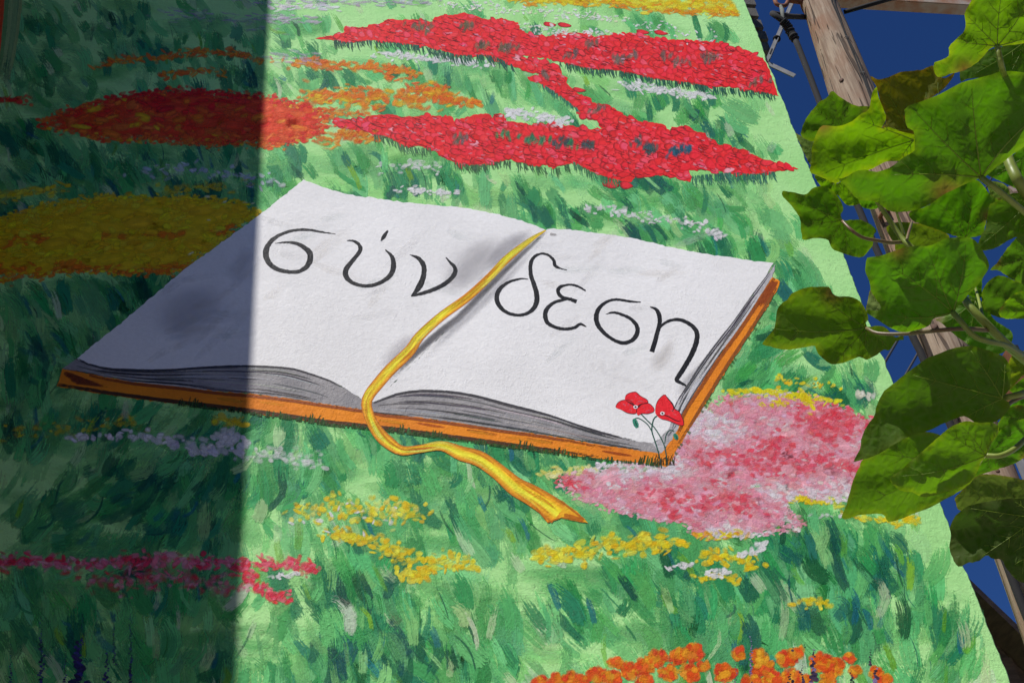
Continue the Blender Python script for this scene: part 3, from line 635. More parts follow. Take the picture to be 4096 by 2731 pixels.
while yy < hi[1]:
    xx = lo[0] + (sx / 2 if int((yy - lo[1]) / sy) % 2 else 0)
    while xx < hi[0]:
        x, y = xx + rng.normal(0, 5), yy + rng.normal(0, 3.5)
        if inside(upper, x, y)[0] and inside(upper, x - 17, y - 4)[0] and inside(upper, x + 17, y + 5)[0] and x < edge_x(y) - 26:
            sc = .82 + .4 * np.clip(y / 700, 0, 1); lit = rng.random()
            cin = (234, 62, 82) if lit > .88 else (222, 32, 46) if lit > .5 else (222, 32, 44) if lit > .18 else (206, 24, 34)
            if lit > .99: cin = (246, 140, 150)
            PT.petal(x, y, 42 * sc * rng.uniform(.75, 1.25), 24 * sc * rng.uniform(.75, 1.2), math.radians(18 + rng.normal(0, 24)), jit(cin, 7), jit((176, 12, 22) if lit > .3 else (128, 8, 16), 7)); cnt += 1
        xx += sx
    yy += sy
for (x, y) in list(C_([(390, 195), (510, 200), (1120, 255), (1260, 260), (620, 708), (340, 492)])) + list(C_([(850, 1440), (990, 1455), (880, 1450)])):
    big = y > 700
    PT.petal(x, y, 56 if not big else 54, 18 if not big else 32, .15, (206, 30, 44), (120, 8, 14))
print('petals', cnt)
PT.build('petal_field', poppy, PETM)['kind'] = 'stuff'
Q = Paint(.0041, 150)
for x, y in scatter(upper, 560):           # dark seams between petals
    if x < edge_x(y) - 26: Q.stroke([(x - 15, y - 4), (x, y + rng.normal(3, 3)), (x + 15, y + 5)], [1.2, 3.2, 1.2], jit((96, 6, 14), 6), rng.uniform(.5, .95), .2, n=5)
for x, y in scatter(upper, 260):
    if x < edge_x(y) - 26: Q.dab(x, y, 22, 6, .3 + rng.normal(0, .3), jit((246, 132, 146), 8), rng.uniform(.25, .7), .5)
for cx, cy, s_ in [(1390, 210, 2), (1270, 200, 1), (1700, 205, 2), (1830, 355, 2), (2000, 370, 2)]:
    q = B_([(cx, cy)])[0]
    for k in range(7 * s_): Q.dab(q[0] + rng.normal(0, 16), q[1] + rng.normal(0, 8), 34, 15, -1.3 + rng.normal(0, .3), jit((112, 104, 84), 9), .6, .6, .7)
for cx, cy, s_, c in [(60, 370, 1, 0), (570, 420, 1, 0), (720, 335, 1, 0), (930, 465, 2, 0), (1050, 440, 1, 0), (1290, 430, 1, 0), (1410, 470, 1, 0), (1640, 455, 2, 0), (2030, 640, 1, 0), (350, 585, 1, 0), (760, 850, 1, 0), (-320, 1080, 2, 0), (40, 1060, 1, 1), (240, 1090, 2, 1), (340, 1100, 1, 1), (490, 1110, 2, 2), (570, 1130, 1, 1), (680, 1130, 2, 2), (1180, 1160, 3, 2), (1370, 1185, 2, 3), (1450, 1170, 2, 3), (1080, 1110, 1, 2)]:
    q = C_([(cx, cy)])[0]; c = [(120, 100, 90), (56, 130, 90), (60, 90, 92), (36, 92, 112)][c]
    for k in range(8 * s_): Q.dab(q[0] + rng.normal(0, 17), q[1] + rng.normal(0, 9), 36, 15, -1.35 + rng.normal(0, .35), jit(c, 9), .65, .6, .6)
Q.build('poppy_shading', poppy)
Q = Paint(.0046, 150)                      # grass blades hanging under the carpets
def fringe(path, n, L, c=(30, 84, 66)):
    p = spline(path, 200)
    for _ in range(n):
        q = p[rng.integers(200)]; a = math.radians(78 + rng.normal(0, 14)); l = L * rng.uniform(.5, 1.3)
        Q.stroke([(q[0], q[1] - 4), (q[0] + l * .5 * math.cos(a), q[1] + l * .5 * math.sin(a)), (q[0] + l * math.cos(a) + l * .12, q[1] + l * math.sin(a))], [4, 4, 1], jit(c, 9), rng.uniform(.55, 1), .3, n=5)
fringe(B_([(640, 318), (780, 340), (950, 325), (1160, 345), (1310, 362)]), 90, 34); fringe(B_([(1310, 362), (1530, 412), (1640, 440), (1870, 442), (2050, 512)]), 120, 40)
fringe(C_([(470, 492), (720, 547), (850, 552), (1080, 592), (1220, 624), (1480, 655), (1650, 686), (1950, 714), (2150, 748)]), 260, 32); fringe(C_([(320, 662), (450, 742), (600, 855)]), 40, 26, (40, 110, 90))
fringe(B_([(960, 1060), (1080, 1082), (1230, 1156), (1430, 1172)]), 60, 36, (60, 110, 70)); fringe(B_([(1600, 1277), (1750, 1302), (1960, 1272)]), 60, 36, (56, 96, 60)); fringe(C_([(0, 1262), (200, 1290), (410, 1330), (540, 1290)]), 60, 36, (56, 96, 60))
fringe(C_([(570, 1272), (760, 1372), (940, 1422)]), 60, 34, (60, 120, 80)); fringe(C_([(1505, 1388), (1800, 1362), (1990, 1372), (2150, 1352)]), 120, 44, (46, 106, 86))
Q.build('grass_fringe', poppy)

# ------------------------------------------------------------------ the painted book
D_ = lambda p: z1(0, 700, p); E_ = lambda p: z1(1000, 700, p); F_ = lambda p: z1(1900, 800, p, 1.8085); G_ = lambda p: z1(1000, 1300, p); H_ = lambda p: z1(0, 1300, p); I_ = lambda p: z1(2000, 1400, p)
PAGE = mat_wall('white_page_paint', paint((216, 215, 214)), paint((207, 206, 205)), 1.2, strength=.48)
EDGE = mat_wall('grey_page_edge_paint', paint((124, 122, 124)), paint((146, 143, 143)), 5.0)
COVER = mat_wall('orange_brown_cover_paint', paint((214, 126, 18)), paint((200, 112, 22)), 2.0)
lp_bot = np.vstack([H_([(600, 265), (700, 312), (850, 345), (1000, 352), (1200, 357), (1400, 350), (1600, 335), (1800, 325), (2000, 325)]), G_([(150, 330), (330, 345), (500, 395), (650, 450), (780, 520), (890, 590)])])
rp_bot = np.vstack([G_([(970, 612), (1050, 580), (1150, 545), (1300, 520), (1450, 520), (1600, 530), (1800, 565), (2000, 620), (2200, 670)]), I_([(400, 520), (600, 590), (800, 650), (1000, 700), (1100, 722), (1190, 730)])])
cov_top = np.vstack([H_([(490, 342), (700, 380), (1000, 440), (1400, 480), (1700, 520), (2000, 542)]), G_([(60, 545), (300, 575), (600, 620), (880, 660), (1000, 688), (1300, 720), (1700, 775), (2000, 820)]), I_([(200, 645), (500, 690), (800, 745), (1000, 775), (1262, 808)])])
cov_bot = np.vstack([H_([(445, 480), (700, 525), (1000, 570), (1400, 620), (1700, 655), (2000, 692)]), G_([(60, 700), (300, 728), (600, 775), (900, 805), (1200, 840), (1500, 880), (1800, 920), (2000, 950)]), I_([(300, 785), (600, 830), (900, 865), (1150, 890), (1300, 917)])])
cov_in = F_([(2150, 560), (2070, 680), (2000, 790), (1870, 980), (1740, 1160), (1600, 1380), (1500, 1530)])
cov_in = np.vstack([cov_in, I_([(1400, 610), (1330, 720), (1262, 808)])])
cov_out = np.vstack([F_([(2150, 560), (2205, 590), (2190, 640), (2110, 780), (1990, 970), (1850, 1180), (1700, 1420), (1610, 1568)]), I_([(1450, 680), (1380, 790), (1330, 900), (1300, 917)])])
pg_right = np.vstack([F_([(2175, 462), (2090, 575), (1990, 710), (1870, 880), (1750, 1030), (1620, 1210), (1520, 1370), (1440, 1500)]), I_([(1330, 600), (1250, 700), (1190, 730)])])
book = flat('painted_book', np.vstack([cov_top, cov_in[::-1], cov_out[1:], cov_bot[::-1]]), .0052, COVER, wall, rough=1.6, sub=10)
flat('page_edge', np.vstack([lp_bot, rp_bot, cov_top[::-1]]), .0054, EDGE, book, label='grey bundled page edges along the foot of the book')
flat('page_edge', np.vstack([pg_right, cov_in[::-1]]), .0054, mat_wall('grey_side_edge_paint', paint((152, 150, 152)), paint((178, 176, 178)), 5.0), book, label='light grey page edges along the right side of the book')
lpage = flat('left_page', np.vstack([E_([(420, 38), (550, 90), (700, 135), (860, 170), (1100, 200), (1300, 225), (1600, 250), (1850, 290), (2050, 340), (2200, 385), (2320, 435)]), z1(1000, 1300, [(1020, 560), (985, 612), (890, 592)]), lp_bot[::-1][1:], D_([(1000, 1120), (1460, 730), (1700, 560), (2040, 310)])]), .00555, PAGE, book)
rpage = flat('right_page', np.vstack([F_([(525, 212), (640, 213), (770, 225), (950, 250), (1150, 280), (1400, 340), (1600, 380), (1800, 410), (2000, 440), (2160, 458)]), pg_right[1:], rp_bot[::-1]]), .0056, PAGE, book)
lpage['label'] = 'left white page lettered with the first syllable'; rpage['label'] = 'right white page with lettering and two poppies'
# grey washes on the pages
Q = Paint(.0059, 150)
def wash(path, w, c, op, n=10, soft=.95, dry=.5):
    Q.stroke(path, w, c, op * .36, dry, soft, n=n)
GY = (146, 144, 148)
for k in range(9): wash(E_([(1980 + rng.normal(0, 40), 480), (1750 + rng.normal(0, 50), 700), (1480 + rng.normal(0, 40), 950)]), [70, 170, 80], (182, 180, 182), .30)
for k in range(8): wash(E_([(2230, 440), (2050 + rng.normal(0, 30), 560), (1850 + rng.normal(0, 40), 760)]), [40, 100, 50], (172, 170, 174), .34)
for k in range(7): wash(G_([(1350 + rng.normal(0, 40), 60), (1180 + rng.normal(0, 40), 200), (1000 + rng.normal(0, 30), 420)]), [40, 80, 20], (180, 176, 178), .3)
for k in range(10):                         # dark seam right of the ribbon
    o_ = rng.normal(0, 6); wash(np.vstack([E_([(2320 + o_, 450), (2100 + o_, 650), (1850 + o_, 900), (1600 + o_, 1150)]), G_([(1480 + o_, 60), (1250 + o_, 270), (1120 + o_, 410), (1020 + o_, 520)])]), [8, 22, 26, 28, 30, 28, 20, 6], (112, 110, 114), .5, n=14, dry=.3, soft=.6)
for k in range(5):
    o_ = rng.normal(8, 8); wash(np.vstack([E_([(2300 + o_, 500), (1900 + o_, 920)]), G_([(1550 + o_, 60), (1330 + o_, 300)])]), [14, 50, 56, 20], (176, 175, 178), .4, n=12)
for k in range(9): wash(D_([(1750 + rng.normal(0, 60), 880), (1500 + rng.normal(0, 60), 1080), (1200, 1250 + rng.normal(0, 30))]), [90, 240, 120], (186, 184, 188), .22)
for k in range(5): wash(D_([(1980 + rng.normal(0, 30), 560), (1800, 860)]), [80, 120], (186, 184, 186), .2)
for k in range(5): wash(F_([(1440, 1000), (1350 + rng.normal(0, 30), 1150), (1260, 1250)]), [40, 80, 50], (198, 194, 190), .35)
for k in range(7): wash(F_([(640 + rng.uniform(0, 900), 1050 + rng.uniform(0, 350)), (760 + rng.uniform(0, 800), 1120 + rng.uniform(0, 300))]), [60, 40], (200, 198, 196), .3)
for k in range(4): wash(F_([(540, 250), (600, 255)]), [14, 10], (150, 146, 142), .5, soft=.3)
for k in range(5): wash(F_([(1720 + rng.normal(0, 10), 1120), (1560 + rng.normal(0, 16), 1300), (1440 + rng.normal(0, 10), 1440)]), [20, 50, 30], (176, 174, 176), .4)
for k in range(16):                         # faint brushed scuffs on the white
    for cv, (xa, xb, ya, yb) in ((F_, (300, 1700, 250, 1100)), (E_, (200, 1700, 250, 1300)), (D_, (1300, 1900, 800, 1400))):
        c = cv([(rng.uniform(xa, xb), rng.uniform(ya, yb))])[0]; a_ = rng.uniform(-.9, .4); d_ = np.array((math.cos(a_), math.sin(a_))) * rng.uniform(60, 150)
        Q.stroke([c - d_, c + (rng.normal(0, 6), rng.normal(0, 6)), c + d_], [20, 46, 24], [(200, 199, 198), (196, 202, 200), (206, 201, 194)][k % 3], .24, .95, .5, n=8)
Q.build('grey_wash', book)
Q = Paint(.0063, 120)                       # pencil-like lines of the page edges
K1, K2, K3 = (58, 56, 60), (84, 82, 86), (176, 174, 174)
Q.stroke(lp_bot, [14] + [9] * 5 + [9] * (len(lp_bot) - 7) + [5], K1, .95, .2, n=24)
Q.stroke(rp_bot, [12, 12] + [11] * (len(rp_bot) - 4) + [9, 5], K1, .9, .2, n=24)
for k in range(46):
    f = rng.random() ** .8
    i0 = rng.uniform(0, .75); i1 = min(1, i0 + rng.uniform(.15, .5)); tt = np.linspace(i0, i1, 6)
    a = spline(lp_bot, 80); b = spline(cov_top[:int(len(cov_top) * .52)], 80)
    pth = [a[int(t * 79)] * (1 - f) + b[int(t * 79)] * f for t in tt]
    Q.stroke(pth, [2, 5, 6, 6, 5, 2], jit(K1 if k % 3 == 0 else K2 if k % 3 == 1 else K3, 8), rng.uniform(.4, .85), .5, n=10)
    a = spline(rp_bot, 80); b = spline(cov_top[int(len(cov_top) * .52):], 80)
    pth = [a[int(t * 79)] * (1 - f) + b[int(t * 79)] * f for t in tt]
    Q.stroke(pth, [2, 5, 7, 7, 5, 2], jit(K1 if k % 3 == 0 else K2 if k % 3 == 1 else K3, 8), rng.uniform(.4, .85), .5, n=10)
a = spline(pg_right, 60); b = spline(cov_in, 60)
for k in range(24):
    f = rng.random(); i0 = rng.uniform(0, .6); i1 = min(1, i0 + rng.uniform(.2, .6)); tt = np.linspace(i0, i1, 5)
    Q.stroke([a[int(t * 59)] * (1 - f) + b[int(t * 59)] * f for t in tt], [2, 5, 6, 5, 2], jit((K1, K2, (214, 214, 216))[k % 3], 8), rng.uniform(.5, .9), .4, n=8)
Q.stroke(pg_right, [6, 5, 7, 5, 6, 8, 8, 8, 8, 5, 4], K2, .6, .5, n=18)
Q.build('page_line', book, kind='stuff')
Q = Paint(.0063, 120)                       # shading strokes and grass tips on the cover
Q.stroke(cov_top[1:] + (0, 9), [13] * (len(cov_top) - 1), (136, 66, 14), .95, .25, n=26)
Q.stroke(cov_bot - (0, 8), [17] * len(cov_bot), (70, 44, 18), .9, .3, n=26)
Q.stroke(cov_in + (8, 4), [16] * len(cov_in), (140, 72, 20), .95, .25, n=20)
Q.stroke(cov_out[2:] - (7, 3), [14] * (len(cov_out) - 2), (132, 74, 26), .85, .35, n=20)
for k in range(5): Q.stroke(F_([(2150 + k * 9, 590), (2090 + k * 9, 690), (2020 + k * 9, 800)]), [14, 14, 8], (136, 62, 16), .9, .4)
for k in range(8): Q.stroke(H_([(500 + k * 12, 380 + k * 10), (640 + k * 40, 410 + k * 12)]), [20, 10], (120, 54, 16), .7, .6)
for k in range(10):
    t = rng.uniform(.62, .98); p = cov_top[int(t * (len(cov_top) - 1))]; Q.stroke([p + (0, 24), p + (70, 36), p + (150, 48)], [6, 12, 5], (164, 76, 18), .6, .5)
for k in range(10): p = cov_top[rng.integers(3, len(cov_top) - 2)]; Q.stroke([p + (0, 28), p + (70, 38), p + (150, 50)], [6, 16, 6], (232, 140, 24), .6, .6)
bb = spline(cov_bot, 300)
for k in range(420):
    i = rng.integers(60, 298); p = bb[i]; cl = (.5 + .5 * math.sin(i * .31) + .4 * math.sin(i * .11 + 1)); l = 34 * rng.uniform(.3, 1) * max(.25, cl)
    Q.stroke([p + (0, 8), p + (l * .2, -l * .5), p + (l * .4 * rng.normal(.7, .5), -l)], [9, 7, 2], jit((44, 74, 30), 10), rng.uniform(.5, .95), .4, n=4)
for k in range(16): p = spline(cov_out[2:], 60)[rng.integers(10, 58)]; Q.stroke([p + (8, 8), p + (-6, -3)], [14, 6], jit((60, 96, 40), 9), .6, .5, n=4)
Q.build('cover_shading', book, kind='stuff')
# ribbon
rib = np.vstack([E_([(2318, 436), (2200, 510), (2020, 655), (1880, 800), (1700, 965), (1500, 1110), (1330, 1265)]), G_([(1250, 205), (1100, 350), (1000, 465), (935, 550), (912, 625), (945, 740), (1010, 850), (1090, 925), (1190, 985), (1330, 972), (1500, 948), (1650, 1005), (1800, 1050), (1950, 1155), (2080, 1265), (2200, 1330)]), I_([(380, 1222), (462, 1284)])])
rw = np.array([10, 36, 60, 60, 66, 70, 76, 88, 92, 90, 86, 84, 86, 98, 98, 74, 62, 76, 112, 122, 126, 146, 160, 176, 186]) / 1.96
Q = Paint(.0068, 100)
RC = [(160, 84, 14), (218, 150, 22), (236, 200, 36), (242, 212, 54), (222, 156, 24), (172, 94, 14)]
Q.stroke(rib, rw, None, 1, 0, -1, n=90, lanes=6, cols=RC, seed=.5)
for k in range(64):
    i0 = rng.integers(0, len(rib) - 2); off = rng.uniform(-.36, .36); seg = spline(np.column_stack([rib[i0:i0 + 3], rw[i0:i0 + 3]]), 5)
    t = np.gradient(seg[:, :2], axis=0); t /= np.linalg.norm(t, axis=1, keepdims=True); nn = np.column_stack([-t[:, 1], t[:, 0]])
    pth = seg[:, :2] + nn * (seg[:, 2] * (off + np.linspace(-.06, .06, 5)))[:, None]
    c = [(248, 224, 90), (244, 214, 44), (214, 140, 22), (196, 112, 16), (238, 190, 32)][rng.integers(5)]
    Q.stroke(pth, [3, 9, 13, 9, 3], jit(c, 7), rng.uniform(.4, .85), .5, .75, n=8)
tail = I_([(420, 1150), (600, 1262), (692, 1358), (590, 1326), (480, 1312), (425, 1334), (372, 1354), (300, 1270), (330, 1200)])
ribbon = Q.build('ribbon', book)
flat('ribbon_tail', tail, .0066, mat_wall('ribbon_ochre_paint', paint((226, 168, 28)), paint((206, 132, 20)), 9.0), ribbon)
Q = Paint(.0076, 60)
for a, b, w in (((470, 1176), (692, 1357), 10), ((372, 1352), (480, 1312), 8), ((480, 1312), (692, 1357), 8), ((285, 1240), (372, 1352), 8), ((500, 1290), (670, 1340), 18)): Q.stroke(I_([a, b]), [w, w * .8], (176, 98, 16), .85, .3, .3, n=6)
Q.build('ribbon_fold', ribbon)
# letters
INK = mat_wall('black_letter_paint', (0.012, 0.012, 0.013), (0.020, 0.020, 0.022), 6.0, 0.5)
def letter(strokes, parent, what):
    parts = []
    for conv, pts, wd in strokes:
        p = conv(pts); sc = 1 / 1.96 if conv is E_ else 1 / 1.8085
        q = spline(np.column_stack([p, np.array(wd) * sc * 1.02]), max(24, len(p) * 6))
        t = np.gradient(q[:, :2], axis=0); t /= np.linalg.norm(t, axis=1, keepdims=True); nn = np.column_stack([-t[:, 1], t[:, 0]])
        w = np.maximum(q[:, 2], 1.6)[:, None] / 2; jt = rng.normal(0, .5, (len(q), 1))
        A, B = q[:, :2] + nn * (w + jt), q[:, :2] - nn * (w + rng.normal(0, .5, (len(q), 1))); n = len(q)
        X = on_wall(np.vstack([A, B])); dz = .0066 + .00006 * len(parts); X[:, 1] = -dz * DS
        parts.append((list(X), [(i, i + 1, n + i + 1, n + i) for i in range(n - 1)]))
    v, f = merge(parts); return link('letter', mesh('letter', v, f), INK, parent, label=what)
letter([(E_, [(670, 465), (560, 450), (450, 432), (330, 440), (220, 480), (150, 540), (124, 610), (142, 680), (200, 735), (300, 762), (390, 755), (450, 712), (474, 640), (448, 590), (380, 545), (290, 530), (195, 540)], [5, 14, 20, 22, 26, 36, 46, 42, 34, 28, 30, 40, 46, 40, 28, 18, 4])], lpage, 'black Greek letter sigma on the left page')
letter([(E_, [(760, 517), (810, 520), (850, 545), (865, 585), (840, 630), (790, 690), (750, 750), (755, 800), (800, 845), (880, 870), (970, 865), (1050, 830), (1105, 780), (1125, 710), (1110, 640), (1060, 588)], [6, 18, 26, 32, 30, 34, 42, 40, 30, 26, 28, 32, 38, 40, 30, 6]), (E_, [(1025, 520), (1050, 485), (1080, 438)], [8, 30, 14])], lpage, 'black Greek letter upsilon with an accent')
letter([(E_, [(1252, 628), (1310, 650), (1350, 690), (1365, 740), (1355, 810), (1325, 880), (1265, 955)], [5, 25, 36, 38, 42, 46, 12]), (E_, [(1265, 952), (1350, 930), (1440, 900), (1520, 860), (1580, 810), (1610, 760), (1600, 720), (1570, 690), (1535, 648)], [12, 26, 30, 32, 34, 34, 28, 20, 6])], lpage, 'black Greek letter nu on the left page')
letter([(F_, [(385, 575), (330, 572), (260, 590), (200, 625), (165, 670), (158, 725), (185, 780), (240, 820), (310, 835), (370, 825), (420, 790), (445, 740), (445, 680), (425, 610), (405, 550), (400, 490), (410, 440), (440, 405), (490, 390), (535, 405), (570, 440), (578, 475), (610, 495), (665, 510)], [5, 12, 18, 26, 32, 34, 30, 24, 22, 24, 30, 36, 36, 32, 30, 28, 26, 20, 16, 17, 22, 24, 14, 4])], rpage, 'black Greek letter delta on the right page')
letter([(F_, [(800, 660), (760, 635), (700, 615), (640, 622), (605, 642), (603, 675), (630, 705), (680, 718), (735, 737)], [10, 15, 15, 18, 26, 28, 24, 22, 28]), (F_, [(700, 712), (640, 724), (570, 745), (520, 790), (508, 840), (525, 890), (580, 922), (650, 935), (720, 925), (760, 900), (805, 918)], [10, 20, 22, 30, 34, 28, 24, 22, 22, 20, 6])], rpage, 'black Greek letter epsilon on the right page')
letter([(F_, [(1200, 742), (1120, 735), (1030, 722), (960, 735), (905, 775), (878, 830), (882, 890), (920, 950), (980, 1000), (1060, 1035), (1130, 1020), (1168, 975), (1172, 920), (1130, 865), (1060, 830), (1000, 815), (945, 828)], [7, 16, 18, 19, 26, 34, 34, 28, 24, 26, 30, 32, 30, 24, 20, 16, 4])], rpage, 'black Greek letter sigma on the right page')
letter([(F_, [(1265, 772), (1310, 795), (1333, 840), (1333, 900), (1315, 970), (1297, 1040), (1277, 1100)], [5, 24, 32, 30, 32, 34, 34]), (F_, [(1315, 965), (1345, 915), (1400, 877), (1480, 868), (1560, 905), (1603, 960), (1600, 1030), (1570, 1110), (1520, 1200), (1475, 1270), (1457, 1305), (1490, 1325), (1535, 1352)], [10, 18, 20, 24, 28, 34, 36, 36, 34, 34, 30, 20, 10])], rpage, 'black Greek letter eta with a long tail')
# two painted poppies with buds
RPM = mat_wall('bright_poppy_paint', paint((226, 30, 42)), paint((206, 24, 34)), 14.0)
def petals(polys, ctr, parent, what, folds):
    parts = []
    for k, pl in enumerate(polys):
        q = spline(I_(pl), 40, True); X = on_wall(q); X[:, 1] = -(.0074 + .00006 * k) * DS
        ar = np.sum(X[:, 0] * np.roll(X[:, 2], -1) - np.roll(X[:, 0], -1) * X[:, 2]); i = list(range(40))
        parts.append((list(X), [tuple(i if ar > 0 else i[::-1])]))
    v, f = merge(parts); o = link('painted_poppy', mesh('painted_poppy', v, f), RPM, parent, label=what)
    S = Paint(.0080, 60)
    for pl in polys:
        q = I_(pl); c = q.mean(0)
        for k in range(7): a = q[rng.integers(len(q))]; S.stroke([c + (a - c) * .25, c + (a - c) * .8], [5, 9], jit((240, 90, 104), 9), .5, .7, n=5)
        S.stroke(spline(q, 24, True), np.full(24, 2.6), (92, 8, 16), .9, .2, n=40)
    for fl in folds: S.stroke(I_(fl), [2] + [4] * (len(fl) - 2) + [2], (50, 4, 12), .95, .1, n=10)
    c = I_([ctr])[0]
    for k in range(12): a = k * .52; S.dab(c[0] + 7 * math.cos(a), c[1] + 5 * math.sin(a), 5, 4, a, (236, 214, 214), 1, .1)
    S.dab(c[0], c[1], 9, 7, .3, (40, 8, 14), 1, 0); S.dab(c[0] + 1, c[1], 6, 6, 1.3, (30, 6, 10), 1, 0)
    S.build('petal_line', o, ) if False else link_as(S, o)
    return o
def link_as(S, o):
    x = S.build('poppy_detail', o.parent); return x
petals([[(980, 370), (1000, 345), (1060, 330), (1100, 362), (1150, 390), (1158, 415), (1110, 425), (1080, 455), (1050, 440), (985, 398)], [(905, 448), (940, 402), (1010, 395), (1060, 442), (1070, 470), (1060, 500), (1000, 495), (950, 470)], [(1068, 470), (1110, 428), (1160, 418), (1200, 450), (1205, 482), (1160, 500), (1110, 500), (1080, 513)]], (1062, 448), rpage, 'open red poppy on the lower corner of the page', [[(1068, 480), (1075, 450), (1110, 425), (1160, 420)], [(985, 400), (1030, 420), (1055, 442)]])
petals([[(1215, 475), (1235, 400), (1290, 350), (1312, 376), (1350, 420), (1365, 462), (1400, 480), (1430, 540), (1438, 592), (1390, 585), (1320, 555), (1260, 540), (1225, 510)]], (1272, 498), rpage, 'drooping red poppy beside the right cover edge', [[(1300, 362), (1340, 410), (1362, 455), (1345, 490)], [(1232, 515), (1300, 515), (1380, 555), (1425, 560)], [(1310, 378), (1350, 420), (1368, 462), (1400, 480)]])
Q = Paint(.0071, 40); SG = (24, 74, 60)
for pth, w in (([(1105, 503), (1160, 560), (1210, 610), (1260, 690), (1290, 760), (1305, 850), (1305, 910)], 9), ([(1230, 518), (1205, 540), (1192, 590), (1190, 640), (1215, 720), (1240, 800), (1255, 870), (1265, 925)], 10), ([(1045, 545), (1080, 535), (1120, 555), (1160, 590), (1190, 640)], 8), ([(1290, 735), (1300, 670), (1330, 630), (1365, 640)], 7)):
    Q.stroke(I_(pth), np.full(len(pth), w / 1.96), SG, 1, 0, -1, n=20)
for c, a, l, w in (((1062, 576), 1.2, 40, 20), ((1378, 680), 1.1, 28, 17)): q = I_([c])[0]; Q.dab(q[0], q[1], l, w, a, (40, 120, 96), 1, 0); Q.dab(q[0] + 3, q[1] + 3, l * .7, 5, a, (20, 70, 56), 1, 0)
for k in range(16): x = 1215 + k * 10; q = I_([(x, 905)])[0]; Q.stroke([q, q + (rng.normal(0, 5), -22), q + (rng.normal(0, 14), -rng.uniform(30, 54))], [4, 3, 1], (40, 34, 16), .9, .2, n=5)
Q.build('poppy_stem', rpage)

# ------------------------------------------------------------------ neighbouring buildings
WB = mat_simple('ochre_render', (0.24, 0.19, 0.13), 0.85, 0, 0.15, 1.2, 0.004)
tall = 16.0
link('corner_building', mesh('corner_building', boxv(wing_x - 9, wing_x - .004, wing_y, 9.0, 0, tall), BOXF), WB, label='tall ochre building left of the mural whose corner shades the painted meadow', category='building')
opp = link('sky_block_house', mesh('sky_block_house', boxv(-26, 30, -27, -17.5, 0, 9.8), BOXF), mat_simple('sky_block_render', (0.30, 0.25, 0.19), .9, 0, .2, 1.5), label='unseen plain house added across the street to block sky light', category='house')  # out of view; added and sized to cut sky light on the wall
DKW = mat_simple('dark_stained_timber', (0.20, 0.125, 0.085), 0.7, 0, 0.35, 5.0, 0.004, stretch=(1, 1, 6))
yN = 2.4
qa, qb = on_wall([(3760, 2201)], yN)[0], on_wall([(4500, 2909)], yN)[0]
sl_ = (qb[2] - qa[2]) / (qb[0] - qa[0])
ax, az = wr - 1.2, qa[2] + sl_ * (wr - 1.2 - qa[0]); bx = qb[0] + 1.5; bz = az + sl_ * (bx - ax)
nh = link('neighbour_house', mesh('neighbour_house', [(ax, yN + .3, 0), (bx - .5, yN + .3, 0), (bx - .5, yN + .3, bz - .05 - sl_ * .5), (ax, yN + .3, az - .12), (ax, yN + 7, 0), (bx - .5, yN + 7, 0), (bx - .5, yN + 7, bz - .05 - sl_ * .5), (ax, yN + 7, az - .12)], BOXF), DKW, label='dark brown timber gable of the house behind the mural wall', category='house')
dv = [(ax, yN, az - .10), (bx, yN, bz - .10), (bx, yN, bz), (ax, yN, az), (ax, yN + 7.4, az - .10), (bx, yN + 7.4, bz - .10), (bx, yN + 7.4, bz), (ax, yN + 7.4, az)]
link('roof', mesh('roof', dv, [(0, 1, 2, 3), (7, 6, 5, 4), (0, 4, 5, 1), (3, 2, 6, 7), (1, 5, 6, 2), (0, 3, 7, 4)]), DKW, nh)
for k in range(9):
    x0 = ax + 1.0 + k * .42; z0 = az + sl_ * (x0 - ax) - .13
    link('plank', mesh('plank', boxv(x0, x0 + .40, yN + .26, yN + .298, 0.1, z0 + min(0, sl_ * .40)), BOXF), DKW, nh)

# ------------------------------------------------------------------ utility pole
WOOD = None
def mat_wood():
    t = NT('weathered_pole_wood'); tc = t.n('TexCoord')
    mp = t.n('Mapping', ins={'Vector': tc.outputs['Object']}); mp.inputs['Scale'].default_value = (1, 1, .04)
    a = t.noise(mp.outputs[0], 26.0, 6.0, 0.65, .4); b = t.noise(mp.outputs[0], 90.0, 3.0, 0.6); lo_ = t.noise(tc.outputs['Object'], 2.2, 3.0, .5)
    crack = t.ss(t.noise(mp.outputs[0], 24.0, 2.0, .5, .8), .585, .63)
    c = t.mixc(t.ss(a, .32, .68), (.30, .235, .170, 1), (.150, .100, .068, 1))
    c = t.mixc(t.ss(lo_, .45, .7), c, (.215, .125, .078, 1))
    c = t.mixc(t.math('MULTIPLY', t.ss(b, .5, .7), .35), c, (.40, .33, .26, 1))
    c = t.mixc(t.math('MULTIPLY', crack, .75), c, (.035, .024, .018, 1))
    h = t.math('SUBTRACT', t.math('ADD', t.math('MULTIPLY', a, .6), t.math('MULTIPLY', b, .3)), crack)
    bp = t.n('Bump', ins={'Height': h}); bp.inputs['Strength'].default_value = .8; bp.inputs['Distance'].default_value = .012
    bs = t.n('BsdfPrincipled', ins={'Base Color': c, 'Normal': bp.outputs[0]}); bs.inputs['Roughness'].default_value = .85; bs.inputs['Specular IOR Level'].default_value = .2
    t.t.links.new(bs.outputs[0], t.out.inputs[0]); return t.m
WOOD = mat_wood()
yP = -0.75
pa, pb = on_wall([(3279, 18)], yP)[0], on_wall([(3772, 1369)], yP)[0]
def rad_at(px, p): return px / F * np.linalg.norm(p - CAM) / 2
print('pole', pa, pb, rad_at(133, pa), rad_at(168, pb))
ax_ = nrm(pa - pb); foot = pb - ax_ * (pb[2] / ax_[2] + .0); topp = pa + ax_ * 0.62
